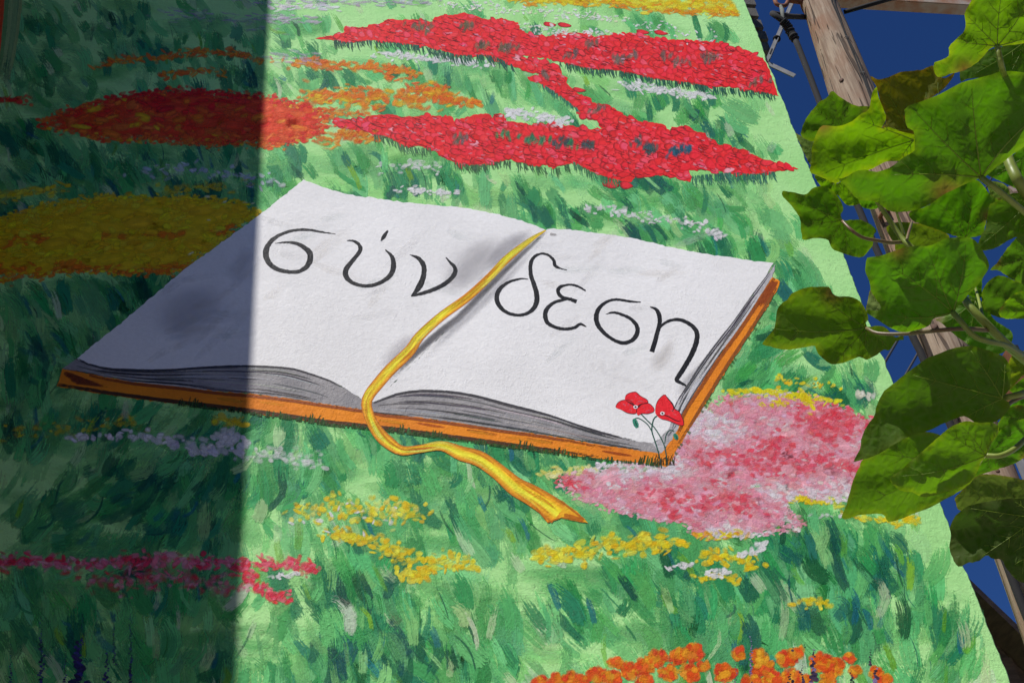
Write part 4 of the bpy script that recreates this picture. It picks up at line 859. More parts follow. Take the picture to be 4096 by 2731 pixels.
pm_ = on_wall([(3407, 378)], yP)[0]; FWD = np.array((0, 0, -1.0)) @ R3.T
def rad_d(px, p): return px / F * (p - CAM).dot(FWD) / 2 * 1.04
ra, rm_, rb = rad_d(134, pa), rad_d(172, pm_), rad_d(168, pb)
def pole_r(p):
    t = (pa - p).dot(ax_); return float(np.interp(t, [-1, 0, (pa - pm_).dot(ax_), (pa - pb).dot(ax_), 12], [ra * .96, ra, rm_, rb, rb * 1.12]))
L = np.linalg.norm(topp - foot); n = 64
pts = [foot + (topp - foot) * i / n for i in range(n + 1)]
rr = [pole_r(p) for p in pts]
v, f = tube(pts, rr, 28)
v = np.array(v)
for i in range(len(v)):
    k = i % 28; r_ = i // 28
    if r_ < len(pts): v[i] += (v[i] - pts[r_]) * (.02 * math.sin(k * .9 + 1) + .03 * math.sin(k * .45 + r_ * .13) + rng.normal(0, .006))
v = v - foot
pole = link('utility_pole', mesh('utility_pole', v, f, True), WOOD, label='weathered wooden utility pole standing beside the right edge of the mural wall', category='pole')
pole.location = foot; bpy.context.view_layer.update()
def pchild(name, v, f, mat, smooth=True, parent=None, **kw):
    o = link(name, mesh(name, np.array(v) - foot, f, smooth), mat, parent or pole, **kw); return o
RUST = mat_simple('rusty_iron', (.20, .075, .035), .75, .3, .5, 14, .002)
GALV = mat_simple('galvanised_steel', (.27, .27, .265), .5, .15, .25, 10, .0008)
TANB = mat_simple('painted_crossarm_steel', (.36, .31, .26), .55, .2, .2, 5, .002, c2=(.30, .14, .07))
BLK = mat_simple('black_rubber', (.006, .006, .007), .9, 0, .3, 20, .001)
BLKS = mat_simple('black_wire_sheath', (.022, .022, .024), .5)
def yplane(pts, y): return on_wall(pts, y)
def bar(a, b, w, h, up=(0, 0, 1)):
    a, b = np.array(a), np.array(b); t = nrm(b - a); s_ = nrm(np.cross(t, up)); u = np.cross(s_, t)
    v = []
    for p in (a, b):
        for sx_, sy_ in ((-1, -1), (1, -1), (1, 1), (-1, 1)): v.append(p + s_ * sx_ * w / 2 + u * sy_ * h / 2)
    return v, [(0, 1, 2, 3), (7, 6, 5, 4), (0, 4, 5, 1), (1, 5, 6, 2), (2, 6, 7, 3), (3, 7, 4, 0)]
# knots and a bolt head on the pole face
def on_pole(px, y):                          # front of the pole at a photograph pixel
    d = ray([(px, y)])[0]; w_ = CAM - pb
    a_ = d - ax_ * d.dot(ax_); b_ = w_ - ax_ * w_.dot(ax_); r_ = np.interp(y, [18, 378, 1369], [ra, rm_, rb])
    A, Bq, Cq = a_.dot(a_), 2 * a_.dot(b_), b_.dot(b_) - r_ * r_; disc = max(0, Bq * Bq - 4 * A * Cq)
    return CAM + d * ((-Bq - math.sqrt(disc)) / (2 * A))
def disc_on_pole(name, px, y, r, mat, th=.012):
    p = on_pole(px, y); nv_ = (p - pb) - ax_ * (p - pb).dot(ax_); nv_ = nrm(nv_)
    v, f = tube([p - nv_ * .02, p + nv_ * th * .6, p + nv_ * th], [r, r, r * .75], 14); pchild(name, v, f, mat)
disc_on_pole('knot', 3365, 321, .018, mat_simple('knot_wood', (.10, .045, .025), .8, 0, .4, 30), .006)
disc_on_pole('knot', 3738, 1306, .020, bpy.data.materials['knot_wood'], .005)
disc_on_pole('knot', 3283, 200, .006, bpy.data.materials['knot_wood'], .002)
disc_on_pole('knot', 3990, 1882, .012, bpy.data.materials['knot_wood'], .004)
pth = [on_pole(3520, 870), on_pole(3530, 850), on_pole(3546, 838)]
out_ = -ray([(3530, 850)])[0] * .07
v, f = tube([pth[0], pth[0] + out_ * .8, pth[1] + out_, pth[2] + out_ * .8, pth[2]], .014, 10); pchild('step_iron', v, f, RUST)
# crossarm going right
c0, c1 = yplane([(3340, 10)], yP + ra + .03)[0], yplane([(3960, 46)], yP + ra + .03)[0]
cdir = nrm(np.array((c1[0] - c0[0], 0, 0))); c1 = c0 + (c1 - c0) * 1.9
v1, f1 = bar(c0 - (c1 - c0) * .03, c1, .10, .012); v2, f2 = bar(c0 - (c1 - c0) * .03 + (0, -.05, .055), c1 + (0, -.05, .055), .012, .10)
pchild('crossarm', *merge([(np.array(v1), f1), (np.array(v2) + (0, 0, -.006), f2)]), TANB, False)
v, f = tube([yplane([(3375, 50)], yP)[0], yplane([(3480, 20)], yP - .1)[0], yplane([(3620, -20)], yP - ra)[0]], .018, 10); pchild('brace', v, f, BLK)
lw = [c0 - (c1 - c0) * .0 + (0, -.10, .06)] + [c0 + (c1 - c0) * t + (0, -.12, .02 + .03 * math.sin(t * 22)) for t in np.linspace(.05, 1, 24)]
v, f = tube(lw, .007, 8); pchild('service_wire', v, f, BLKS)
v, f = tube([q + (0, .02, -.02 - .015 * math.sin(i)) for i, q in enumerate(lw)], .005, 8); pchild('service_wire', v, f, BLKS)
# lower crossarm glimpsed between leaves
d0, d1 = yplane([(4034, 772)], yP - rb - .03)[0], yplane([(4420, 700)], yP - rb - .03)[0]
v1, f1 = bar(d0, d1, .07, .012); pchild('crossarm', *bar(d0, d1, .07, .06), TANB, False)
k0, k1 = yplane([(4032, 1385)], yP - .02)[0], yplane([(4200, 1650)], yP - .02)[0]
kb = pchild('cabinet', boxv(k0[0], k1[0], yP - .02, yP + .30, k1[2], k0[2]), BOXF, RUST, False)
for i in range(9):
    z = k1[2] + (k0[2] - k1[2]) * (i + .3) / 9; hz = (k0[2] - k1[2]) / 9 * .33
    link('slat', mesh('slat', np.array(boxv(k0[0] + .02, k1[0] - .02, yP - .05, yP - .024, z, z + hz * 1.5)) - foot, BOXF), BLKS, kb)
# rusty hook, clamp, band
hk = [yplane([q], yP - .05)[0] for q in ((3098, -4), (3103, 14), (3122, 24), (3142, 22), (3152, 6), (3160, -8))]
v, f = tube(spline(hk, 20), .017, 10); hook = pchild('hook', v, f, RUST)
v, f = tube([yplane([(3150, 2)], yP - .05)[0], yplane([(3205, 10)], yP - .02)[0]], .02, 10); pchild('bolt', v, f, RUST)
bnd = [pa + ax_ * s_ for s_ in (.02, .10)]
v, f = tube(bnd, [ra * 1.045] * 2, 28); pchild('pole_band', v, f, RUST)
# double wire stapled down the front of the pole
w1 = [on_pole(x, y) - nrm(ray([(x, y)])[0]) * .012 for x, y in ((3318, -60), (3325, 4), (3352, 70), (3385, 153), (3412, 215), (3440, 285), (3466, 345), (3486, 395), (3520, 480))]
v, f = tube(spline(w1, 40), .010, 8); pchild('pole_wire', v, f, BLK)
w2 = [q + np.array((.014 + .008 * math.sin(i * 1.7), -.003, 0)) for i, q in enumerate(w1)]
v, f = tube(spline(w2, 40), .008, 8); pchild('pole_wire', v, f, BLK)
for x, y in ((3384, 158), (3445, 300)):
    p = on_pole(x, y); v, f = tube([p + (-.02, .012, 0), p + (-.012, -.026, .002), p + (.014, -.028, .002), p + (.026, .01, 0)], .003, 6); pchild('staple', v, f, GALV)
v, f = bar(yplane([(4072, 1830)], yP - .10)[0], yplane([(4140, 1990)], yP - .10)[0], .05, .012, (0, 1, 0)); pchild('strap', v, f, GALV, False)

# galvanised bracket reaching from the pole to the house corner
yB = yP + .05
b0, b1 = yplane([(3176, -6)], .03)[0], yplane([(3069, 246)], .03)[0]
b2 = yplane([(3178, 305)], .02)[0]
root = link('stay_bracket', None, label='galvanised slotted steel bracket reaching from the pole to the wall corner', category='bracket'); root.location = b1
def bchild(name, v, f, mat, smooth=False): return link(name, mesh(name, np.array(v) - b1, f, smooth), mat, root)
bpy.context.view_layer.update()
v1, f1 = bar(b0 + (b0 - b1) * .4, b1, .040, .008, (0, 1, 0)); v2, f2 = bar(b0 + (b0 - b1) * .4 + (.012, -.016, 0), b1 + (.012, -.016, 0), .006, .024, (0, 1, 0)); bchild('strut', *merge([(v1, f1), (v2, f2)]), GALV)
v, f = bar(b1 + (-.02, .01, 0), b2, .045, .012, (0, 1, .3)); bchild('arm', v, f, GALV)
for t in (.30, .66): p = b0 + (b1 - b0) * t; v, f = tube([p - nrm(b1 - b0) * .006, p + nrm(b1 - b0) * .006], [.036, .036], 12); bchild('clip', v, f, BLK, True)
p = b0 + (b1 - b0) * .86; v, f = bar(p - nrm(b1 - b0) * .045 + (0, -.0065, 0), p + nrm(b1 - b0) * .045 + (0, -.0065, 0), .018, .006, (0, 1, .2)); bchild('slot', v, f, BLK)

# black power cable: loops off the pole, taped, then down beside it
cab = [((3290, 70), yP + .12), ((3215, 69), yP + .06), ((3150, 66), yP - .12), ((3105, 58), yP - .2), ((3090, 55), yP - .26), ((3100, 62), yP - .3), ((3130, 84), yP - .3), ((3150, 106), yP - .28), ((3165, 134), yP - .26), ((3181, 158), yP - .25), ((3275, 400), yP - .25), ((3419, 797), yP - .25), ((3516, 1016), yP - .25), ((3640, 1322), yP - .25), ((3696, 1440), yP - .25), ((4020, 2234), yP - .25), ((4110, 2470), yP - .25)]
cp = np.array([yplane([q], y)[0] for q, y in cab])
last = cp[-1]; cp = np.vstack([cp, [last[0] - .05, last[1], 0.0]])
o0 = cp[9].copy()
cable = link('power_cable', None, label='thick black taped power cable running down the left side of the pole', category='cable'); cable.location = o0
bpy.context.view_layer.update()
q = spline(cp, 160); v, f = tube(q, .0225, 14); link('sheath', mesh('sheath', np.array(v) - o0, f, True), BLK, cable)
tp = spline(cp[6:10], 40); trad = [.030 + .006 * abs(math.sin(i * .42)) + .003 * math.sin(i * 1.3) for i in range(40)]
v, f = tube(tp, trad, 14); link('tape_wrap', mesh('tape_wrap', np.array(v) - o0, f, True), BLK, cable)
v, f = tube([cp[6] + (0, -.01, -.01), (cp[6] * .5 + hk[2] * .5) + (0, -.02, 0), np.array(hk[2])], [.014, .018, .012], 8); link('tie', mesh('tie', np.array(v) - o0, f, True), mat_simple('frayed_tie', (.12, .13, .11), .9), cable)
# thin wires crossing the sky strip
wl = []
for k, (a, b) in enumerate((((3800, 1000), (3480, 1552)), ((3905, 1000), (3500, 1715)))):
    A_, B_2 = yplane([a], 3.4 + k * .5)[0], yplane([b], 3.0 + k * .5)[0]; A2 = A_ + (A_ - B_2) * 2
    B_3 = B_2 + (B_2 - A_) * max(0, (B_2[0] - wr) / (A_[0] - B_2[0]))
    v, f = tube([A2, A_, B_2, B_3 + (.001, 0, 0)], .014, 8); mid_ = (A_ + B_2) / 2
    o = link('overhead_wire', mesh('overhead_wire', np.array(v) - mid_, f, True), BLKS, label=('thin black wire slanting across the sky strip, the one nearer the wall' if k == 0 else 'thin black wire slanting across the sky strip, passing behind the power cable'), category='wire', group='overhead wires behind the pole'); o.location = mid_

# ------------------------------------------------------------------ the leafy climber close to the camera
def mat_leaf():
    t = NT('leaf_blade'); col = t.n('Attribute', attribute_name='col'); geo = t.n('NewGeometry')
    lo_ = t.noise(geo.outputs['Position'], 16.0, 4.0, .6); hi_ = t.noise(geo.outputs['Position'], 130.0, 3.0, .6)
    vor = t.n('TexVoronoi', feature='DISTANCE_TO_EDGE', ins={'Vector': geo.outputs['Position']}); vor.inputs['Scale'].default_value = 95.0
    ve = t.ss(vor.outputs['Distance'], 0.0, 0.42)
    base = t.n('VectorMath', operation='SCALE', ins={0: col.outputs['Color'], 'Scale': t.math('MULTIPLY_ADD', lo_, .5, t.math('MULTIPLY_ADD', hi_, .2, .65))})
    dif = t.mixc(.5, base.outputs[0], (.030, .045, .004, 1))
    dif = t.mixc(t.math('MULTIPLY', t.math('SUBTRACT', 1.0, ve), .22), dif, (.12, .14, .06, 1))
    h = t.math('MULTIPLY_ADD', ve, .8, t.math('MULTIPLY', hi_, .4))
    bp = t.n('Bump', ins={'Height': h}); bp.inputs['Strength'].default_value = .30; bp.inputs['Distance'].default_value = .0022
    d = t.n('BsdfPrincipled', ins={'Base Color': dif, 'Normal': bp.outputs[0]}); d.inputs['Roughness'].default_value = .55; d.inputs['Specular IOR Level'].default_value = .12
    tc_ = t.n('VectorMath', operation='MULTIPLY', ins={0: base.outputs[0]}); tc_.inputs[1].default_value = (1.0, 1.0, 1.0)
    tcv = t.n('VectorMath', operation='SCALE', ins={0: tc_.outputs[0], 'Scale': t.math('MULTIPLY_ADD', ve, .06, .94)})
    tr = t.n('BsdfTranslucent', ins={'Color': tcv.outputs[0], 'Normal': bp.outputs[0]})
    mx = t.n('AddShader', ins={0: d.outputs[0], 1: tr.outputs[0]})
    t.t.links.new(mx.outputs[0], t.out.inputs[0]); return t.m
LEAF = mat_leaf()
def mat_vein():
    t = NT('leaf_vein'); tc = t.n('TexCoord'); f = t.noise(tc.outputs['Object'], 40.0, 3.0)
    c = t.mixc(f, (.16, .19, .006, 1), (.12, .16, .005, 1))
    d = t.n('BsdfPrincipled', ins={'Base Color': (.13, .20, .012, 1)}); d.inputs['Roughness'].default_value = .5
    tr = t.n('BsdfTranslucent', ins={'Color': c}); ad = t.n('AddShader', ins={0: d.outputs[0], 1: tr.outputs[0]})
    t.t.links.new(ad.outputs[0], t.out.inputs[0]); return t.m
VEIN = mat_vein()
STEM = mat_simple('green_stem', (.21, .27, .045), .42, 0, .25, 25, .0006)
STEMR = mat_simple('reddish_petiole', (.15, .13, .055), .42, 0, .3, 25, .0006, c2=(.16, .09, .05))
J = lambda p: z1(2900, 0, p); K = lambda p: z1(2900, 700, p); LL = lambda p: z1(2900, 1500, p)
plant_org = at([(4096, 1400)], 1.7)[0]
plant = link('climbing_plant', None, label='leafy climber with large heart shaped leaves hanging in front of the pole', category='plant'); plant.location = plant_org
bpy.context.view_layer.update()
GREEN = (.049, .150, .0005)
def leaf(poly, junc, dist, tint=GREEN, tilt=(0, 0), cup=.5, wav=.4, fold=0, n=90, label=None, tip=None):
    poly = np.asarray(poly, float); out = spline(poly, n, True); junc = np.asarray(junc, float)
    out = out + rng.normal(0, .7, out.shape)
    size = np.sqrt(np.prod(np.ptp(out, 0))); sp = size / 15
    a, b = out.min(0), out.max(0)
    gx, gy = np.meshgrid(np.arange(a[0], b[0], sp), np.arange(a[1], b[1], sp * .87))
    gx = gx + (np.arange(gx.shape[0]) % 2)[:, None] * sp / 2
    g = np.column_stack([gx.ravel(), gy.ravel()])
    g = g[inside(out, g[:, 0], g[:, 1])]
    dmin = np.min(np.linalg.norm(g[:, None] - out[None], axis=2), 1); g = g[dmin > sp * .45]
    pts = np.vstack([out, g]); 
    res = delaunay_2d_cdt([Vector(q) for q in pts], [], [list(range(n))], 1, 1e-4)
    v2 = np.array([tuple(q) for q in res[0]]); fc = [tuple(q) for q in res[2]]
    far = out[np.argmax(np.linalg.norm(out - junc, axis=1))] if tip is None else np.asarray(tip)
    ax0 = far - junc; LL0 = np.linalg.norm(ax0); th0 = math.atan2(ax0[1], ax0[0])
    # main veins: midrib plus side ribs where the outline allows
    ribs = []
    for da in (0, 38, -38, 78, -78, 122, -122):
        th = th0 + math.radians(da + rng.normal(0, 4)); u = np.array((math.cos(th), math.sin(th)))
        rmax = 0
        for s_ in np.linspace(.05, 1.3, 50):
            if inside(out, *(junc + u * s_ * LL0)[:, None])[0]: rmax = s_ * LL0
            elif rmax > 0: break
        if rmax > LL0 * .18: ribs.append((th, rmax * .93))
    s_m = size / F * dist
    def depth(p):
        p = np.asarray(p).reshape(-1, 2); r = p - junc; rho = np.linalg.norm(r, axis=1) / LL0; th = np.arctan2(r[:, 1], r[:, 0])
        dth = np.full(len(p), 9.0)
        for t_, _ in ribs: dth = np.minimum(dth, np.abs((th - t_ + math.pi) % (2 * math.pi) - math.pi))
        q = np.clip(dth / .34, 0, 1); pillow = (q * q * (3 - 2 * q)) * np.clip(rho * 1.6, 0, 1)
        c = p - out.mean(0); d = dist + (c[:, 0] * tilt[0] + c[:, 1] * tilt[1]) / F * dist
        d = d + s_m * (.075 * pillow - cup * .16 * rho ** 2 + wav * .035 * np.sin(th * 5 + ph_) * rho ** 2)
        along = (r @ ax0) / LL0 ** 2
        d = d + s_m * fold * .25 * np.abs(r @ np.array((-ax0[1], ax0[0])) / LL0 ** 2)
        d = d + s_m * .012 * np.sin(along * 34 + np.abs(th - th0) * 6) * np.clip(rho * 2, 0, 1)
        return d
    ph_ = rng.uniform(0, 6.28)
    X = at(v2, depth(v2)) - plant_org
    # faces toward the camera
    me = mesh('leaf', X, fc, True)
    if me.polygons and me.polygons[0].normal.dot(Vector(CAM - plant_org - X[0])) < 0: me.flip_normals()
    tv = np.array(tint) * (1 + rng.normal(0, .07)); tv = np.clip(tv * np.array((1 + rng.normal(0, .06), 1, 1)), 0, 1)
    at_ = me.attributes.new('col', 'FLOAT_COLOR', 'POINT'); cv_ = np.tile((*tv, 1), (len(X), 1)); cv_[:n, :3] *= (1.7, 1.15, 1.0)      # paler rim
    if rng.random() < .5:                       # a browned patch on the margin
        c_ = out[rng.integers(n)]; wgt = np.exp(-((np.linalg.norm(v2 - c_, axis=1) / (size * .09)) ** 2))[:, None]
        cv_[:, :3] = cv_[:, :3] * (1 - wgt) + np.array((.13, .075, .012)) * wgt
    at_.data.foreach_set('color', cv_.astype(np.float32).ravel())
    o = link('leaf', me, LEAF, plant)
    if label: o['label'] = label
    parts = []
    for th, rm in ribs:
        bend = rng.normal(0, .10); s_ = np.linspace(0, 1, 9); ang = th + bend * (s_ - .5) * 1.2
        p = junc + np.column_stack([np.cos(ang), np.sin(ang)]) * (s_ * rm)[:, None]
        P3 = at(p, depth(p) - .0006) - plant_org; parts.append(tube(P3, np.linspace(.00075, .0002, 9) * min(1.3, s_m / .14), 5))
        for k in (2, 4, 6):
            for sd in (1, -1):
                a_ = ang[k] + sd * .85; l = rm * (.40 - .035 * k); e = p[k] + np.array((math.cos(a_ - sd * .1), math.sin(a_ - sd * .1))) * l; mdp = p[k] + np.array((math.cos(a_), math.sin(a_))) * l * .5
                if inside(out, e[:1], e[1:])[0]:
                    pp = np.array([p[k], mdp, e]); parts.append(tube(at(pp, depth(pp) - .0003) - plant_org, [.0004, .0003, .00015], 4, False))
    if parts:
        v, f = merge(parts); link('vein', mesh('vein', v, f, True), VEIN, o)
    return o, depth
def stalk(name, pts, dists, r0, r1, mat=STEM, n=30):
    q = spline(np.column_stack([pts, dists]), n); v, f = tube(at(q[:, :2], q[:, 2]) - plant_org, np.linspace(r0, r1, n), 10)
    return link(name, mesh(name, v, f, True), mat, plant)

YG = (.088, .200, .0005); OLV = (.095, .085, .001); SHADE_G = (.045, .115, .001)  # the last tint holds the shade that falls on overlapped leaves
leaf(J([(1935, 0), (1900, 60), (1880, 110), (1885, 200), (1870, 250), (1800, 320), (1755, 370), (1755, 440), (1690, 475), (1640, 490), (1635, 540), (1660, 600), (1720, 605), (1760, 580), (1830, 570), (1920, 530), (2000, 470), (2060, 400), (2120, 366), (2200, 360), (2344, 340), (2500, 300), (2600, 100), (2500, -150), (2200, -200), (2000, -120)]), J([(2135, 362)])[0], 1.36, YG, (.15, .2), .5, .5, label='bright yellow green leaf at the top of the plant')
leaf(J([(2150, 372), (2344, 335), (2500, 400), (2500, 640), (2344, 620), (2180, 570), (2080, 600), (1900, 622), (1848, 640), (1850, 540), (1960, 480), (2060, 400)]), J([(2350, 330)])[0], 1.52, SHADE_G, (.2, -.3))
leaf(J([(1140, 602), (1200, 625), (1270, 610), (1370, 570), (1480, 555), (1550, 545), (1630, 515), (1640, 560), (1700, 610), (1740, 610), (1800, 570), (1780, 620), (1720, 690), (1660, 740), (1560, 800), (1440, 890), (1430, 960), (1500, 1040), (1480, 1060), (1350, 1040), (1260, 1010), (1228, 1012), (1262, 950), (1250, 880), (1220, 800), (1190, 690)]), J([(1440, 1020)])[0], 1.60, OLV, (.2, -.3), .4, .6, label='olive brown ageing leaf')
leaf(np.vstack([J([(1405, 860), (1440, 830), (1560, 790), (1700, 730), (1850, 650), (1960, 620), (2080, 590), (2180, 560), (2344, 570), (2480, 640), (2500, 900), (2400, 1100), (2240, 1225), (2120, 1320), (2030, 1395)]), K([(1990, 22), (1960, 40), (1850, 88), (1760, 130), (1680, 180), (1590, 240), (1500, 275), (1380, 290), (1280, 280), (1200, 215), (1100, 200), (1030, 185), (960, 100), (872, 20)]), J([(935, 1400), (1010, 1350), (1100, 1330), (1180, 1350), (1260, 1330), (1330, 1290), (1420, 1220), (1480, 1190), (1490, 1100), (1480, 1030), (1420, 990), (1412, 920)])]), J([(2008, 1392)])[0], 1.40, GREEN, (-.15, .15), .5, .5, tip=J([(1425, 800)])[0], label='largest leaf of the plant, with an insect eaten notch')
leaf(J([(770, 985), (880, 990), (980, 960), (1060, 900), (1130, 850), (1150, 740), (1190, 680), (1200, 750), (1240, 850), (1265, 930), (1225, 1010), (1280, 995), (1370, 1030), (1440, 1045), (1495, 1070), (1490, 1180), (1420, 1230), (1360, 1262), (1262, 1268), (1160, 1322), (1100, 1345), (1010, 1370), (930, 1395), (870, 1440), (780, 1400), (700, 1370), (662, 1340), (680, 1260), (680, 1160), (700, 1100), (720, 1040)]), J([(1480, 1100)])[0], 1.46, YG, (.25, .2), .4, .5)
leaf(J([(840, 715), (900, 760), (960, 800), (1030, 830), (1140, 838), (1145, 880), (1080, 920), (1000, 980), (880, 1010), (780, 1005), (730, 1060), (690, 1110), (600, 1070), (600, 1020), (630, 940), (680, 870), (740, 800), (800, 765)]), J([(900, 1000)])[0], 1.58, SHADE_G, (-.2, .3))
leaf(J([(555, 1048), (600, 1070), (690, 1110), (690, 1250), (668, 1292), (620, 1200), (580, 1110)]), J([(690, 1180)])[0], 1.62, (.06, .10, .02), (.3, .2))
leaf(K([(450, 128), (510, 130), (590, 150), (640, 150), (680, 110), (730, 90), (800, 100), (860, 140), (900, 190), (930, 265), (905, 320), (920, 355), (990, 350), (1060, 350), (1130, 380), (1190, 435), (1165, 470), (1160, 540), (1130, 590), (1080, 640), (1010, 640), (930, 615), (860, 590), (830, 560), (810, 510), (780, 500), (700, 495), (620, 510), (600, 480), (590, 350), (575, 320), (510, 230), (455, 170)]), K([(920, 360)])[0], 1.50, (.062, .142, .001), (.35, -.1), .6, .7, 0.5, label='small curled leaf on a long stalk at the left of the plant')
leaf(K([(1115, 648), (1230, 630), (1370, 580), (1470, 560), (1600, 555), (1680, 520), (1740, 495), (1870, 490), (1940, 500), (1990, 545), (2030, 610), (2070, 710), (2040, 780), (1990, 850), (1900, 950), (1830, 1020), (1800, 1070), (1760, 1095), (1700, 1110), (1630, 1130), (1600, 1180), (1500, 1215), (1400, 1230), (1310, 1205), (1250, 1170), (1190, 1130), (1110, 1080), (1108, 1055), (1205, 1062), (1225, 1040), (1205, 1000), (1150, 920), (1130, 830), (1100, 760), (1105, 690)]), K([(1785, 1075)])[0], 1.38, GREEN, (-.15, .12), .5, .4, tip=K([(1112, 660)])[0], label='broad heart shaped leaf in the middle of the plant')
leaf(K([(1140, 900), (1165, 940), (1215, 1000), (1265, 1060), (1200, 1110), (1108, 1075), (1120, 980)]), K([(1300, 1080)])[0], 1.52, (.08, .11, .03), (.5, .1))
leaf(K([(293, 1328), (330, 1270), (390, 1190), (405, 1060), (440, 1010), (500, 970), (510, 940), (580, 900), (650, 880), (750, 875), (820, 880), (845, 930), (880, 950), (990, 955), (1050, 985), (1090, 1030), (1125, 1120), (1105, 1160), (1120, 1190), (1200, 1180), (1270, 1200), (1330, 1270), (1400, 1258), (1400, 1292), (1340, 1300), (1310, 1350), (1290, 1375), (1240, 1370), (1190, 1410), (1110, 1448), (1060, 1425), (1010, 1440), (930, 1470), (830, 1480), (770, 1440), (720, 1390), (705, 1340), (620, 1350), (520, 1368), (400, 1360), (340, 1340)]), K([(1110, 1200)])[0], 1.44, (.062, .142, .001), (.45, -.15), .7, .8, 0.3, label='lobed leaf reaching furthest left over the mural')
leaf(K([(1450, 290), (1590, 240), (1680, 170), (1760, 110), (1860, 60), (1980, 40), (2080, 150), (2170, 195), (2080, 230), (2060, 300), (2040, 400), (2010, 470), (1900, 497), (1850, 492), (1730, 455), (1600, 405), (1500, 372), (1455, 340)]), K([(1890, 485)])[0], 1.50, GREEN, (-.2, .2))
leaf(K([(2160, 200), (2230, 150), (2344, 145), (2420, 200), (2420, 430), (2250, 500), (2100, 580), (1985, 582), (2005, 480), (2040, 420), (2060, 290), (2080, 230)]), K([(2400, 200)])[0], 1.42, SHADE_G, (.1, -.2))
leaf(J([(2240, 1230), (2344, 1140), (2450, 1120), (2450, 1500), (2300, 1482), (2140, 1412), (2050, 1360), (2150, 1290)]), J([(2400, 1200)])[0], 1.56, GREEN, (-.1, .2))
leaf(K([(2080, 742), (2130, 690), (2180, 620), (2250, 530), (2320, 460), (2400, 430), (2400, 850), (2300, 840), (2220, 800), (2150, 750)]), K([(2410, 640)])[0], 1.46, SHADE_G, (.2, .1))
leaf(K([(2010, 960), (2030, 880), (2080, 820), (2140, 790), (2210, 800), (2300, 840), (2400, 850), (2400, 1100), (2200, 1120), (2100, 1100), (2030, 1050)]), K([(2380, 1060)])[0], 1.52, SHADE_G, (.1, .1))
leaf(K([(2145, 1085), (2170, 1030), (2220, 970), (2290, 920), (2344, 915), (2420, 950), (2420, 1110), (2300, 1125), (2190, 1125)]), K([(2420, 1060)])[0], 1.40, YG, (-.2, .2))
leaf(K([(1840, 990), (1890, 955), (1940, 955), (2000, 980), (2060, 1050), (2120, 1140), (2250, 1230), (2240, 1320), (2160, 1400), (2000, 1400), (1880, 1310), (1780, 1235), (1700, 1160), (1650, 1130), (1760, 1090)]), K([(1960, 985)])[0], 1.56, GREEN, (-.2, -.1))
leaf(K([(1265, 420), (1290, 390), (1340, 370), (1460, 375), (1560, 390), (1720, 450), (1760, 490), (1700, 540), (1600, 580), (1470, 585), (1345, 590), (1330, 540), (1290, 480)]), K([(1700, 520)])[0], 1.56, (.075, .12, .002), (.2, .2))
leaf(K([(1045, 180), (1100, 190), (1200, 205), (1235, 240), (1180, 265), (1110, 265), (1065, 240)]), K([(1230, 215)])[0], 1.54, GREEN, (.2, .2))
leaf(J([(700, 1380), (790, 1400), (880, 1440), (940, 1410), (1010, 1500), (1060, 1590), (960, 1610), (880, 1530), (780, 1490)]), J([(900, 1400)])[0], 1.56, YG, (.2, .1))
leaf(np.vstack([K([(1400, 1568), (1480, 1510), (1560, 1450), (1650, 1410), (1750, 1370), (1850, 1345), (1950, 1340), (2080, 1380), (2180, 1420), (2230, 1490), (2242, 1560)]), LL([(2235, 60), (2225, 120), (2170, 182), (2230, 212), (2230, 260), (2160, 340), (2100, 372), (1990, 385), (1900, 330), (1850, 325), (1760, 360), (1600, 430), (1450, 480), (1330, 540), (1200, 620), (1100, 655), (1008, 678), (1060, 580), (1070, 500), (1110, 400), (1170, 320), (1190, 230), (1230, 150), (1290, 90), (1345, 50)])]), LL([(2172, 182)])[0], 1.36, SHADE_G, (-.22, .0), .6, .4, tip=LL([(1012, 672)])[0], label='large dark veined leaf in the lower half of the plant')
leaf(LL([(920, 1125), (950, 1020), (1000, 840), (1050, 720), (1100, 645), (1330, 520), (1450, 462), (1560, 440), (1690, 470), (1800, 560), (1900, 660), (1960, 760), (1920, 850), (1800, 930), (1700, 985), (1600, 1040), (1490, 1080), (1340, 1140), (1270, 1140), (1250, 1100), (1190, 1085), (1060, 1095)]), LL([(1900, 720)])[0], 1.44, (.062, .142, .001), (.35, .1), .6, .4)
leaf(LL([(1290, 810), (1370, 750), (1480, 650), (1600, 550), (1700, 460), (1780, 400), (1880, 362), (2000, 372), (2100, 372), (2145, 410), (2130, 480), (2070, 560), (2045, 632), (2005, 690), (1970, 770), (1900, 850), (1750, 910), (1560, 955), (1480, 920), (1400, 910), (1340, 880)]), LL([(2045, 630)])[0], 1.34, YG, (-.2, .2), .5, .4, label='glowing pointed leaf in front of the lower leaves')
leaf(LL([(2045, 600), (2060, 520), (2140, 440), (2240, 380), (2344, 340), (2420, 340), (2420, 640), (2344, 650), (2250, 700), (2000, 780), (1950, 800), (2000, 700), (2040, 640)]), LL([(2060, 632)])[0], 1.48, GREEN, (.1, .2))
leaf(LL([(1800, 960), (1850, 910), (1900, 840), (1950, 795), (2030, 775), (2200, 790), (2344, 820), (2420, 830), (2420, 1010), (2300, 1040), (2150, 1060), (2000, 1060), (1890, 1060), (1830, 1055), (1808, 1000)]), LL([(2420, 960)])[0], 1.52, (.065, .10, .01), (.3, -.1))
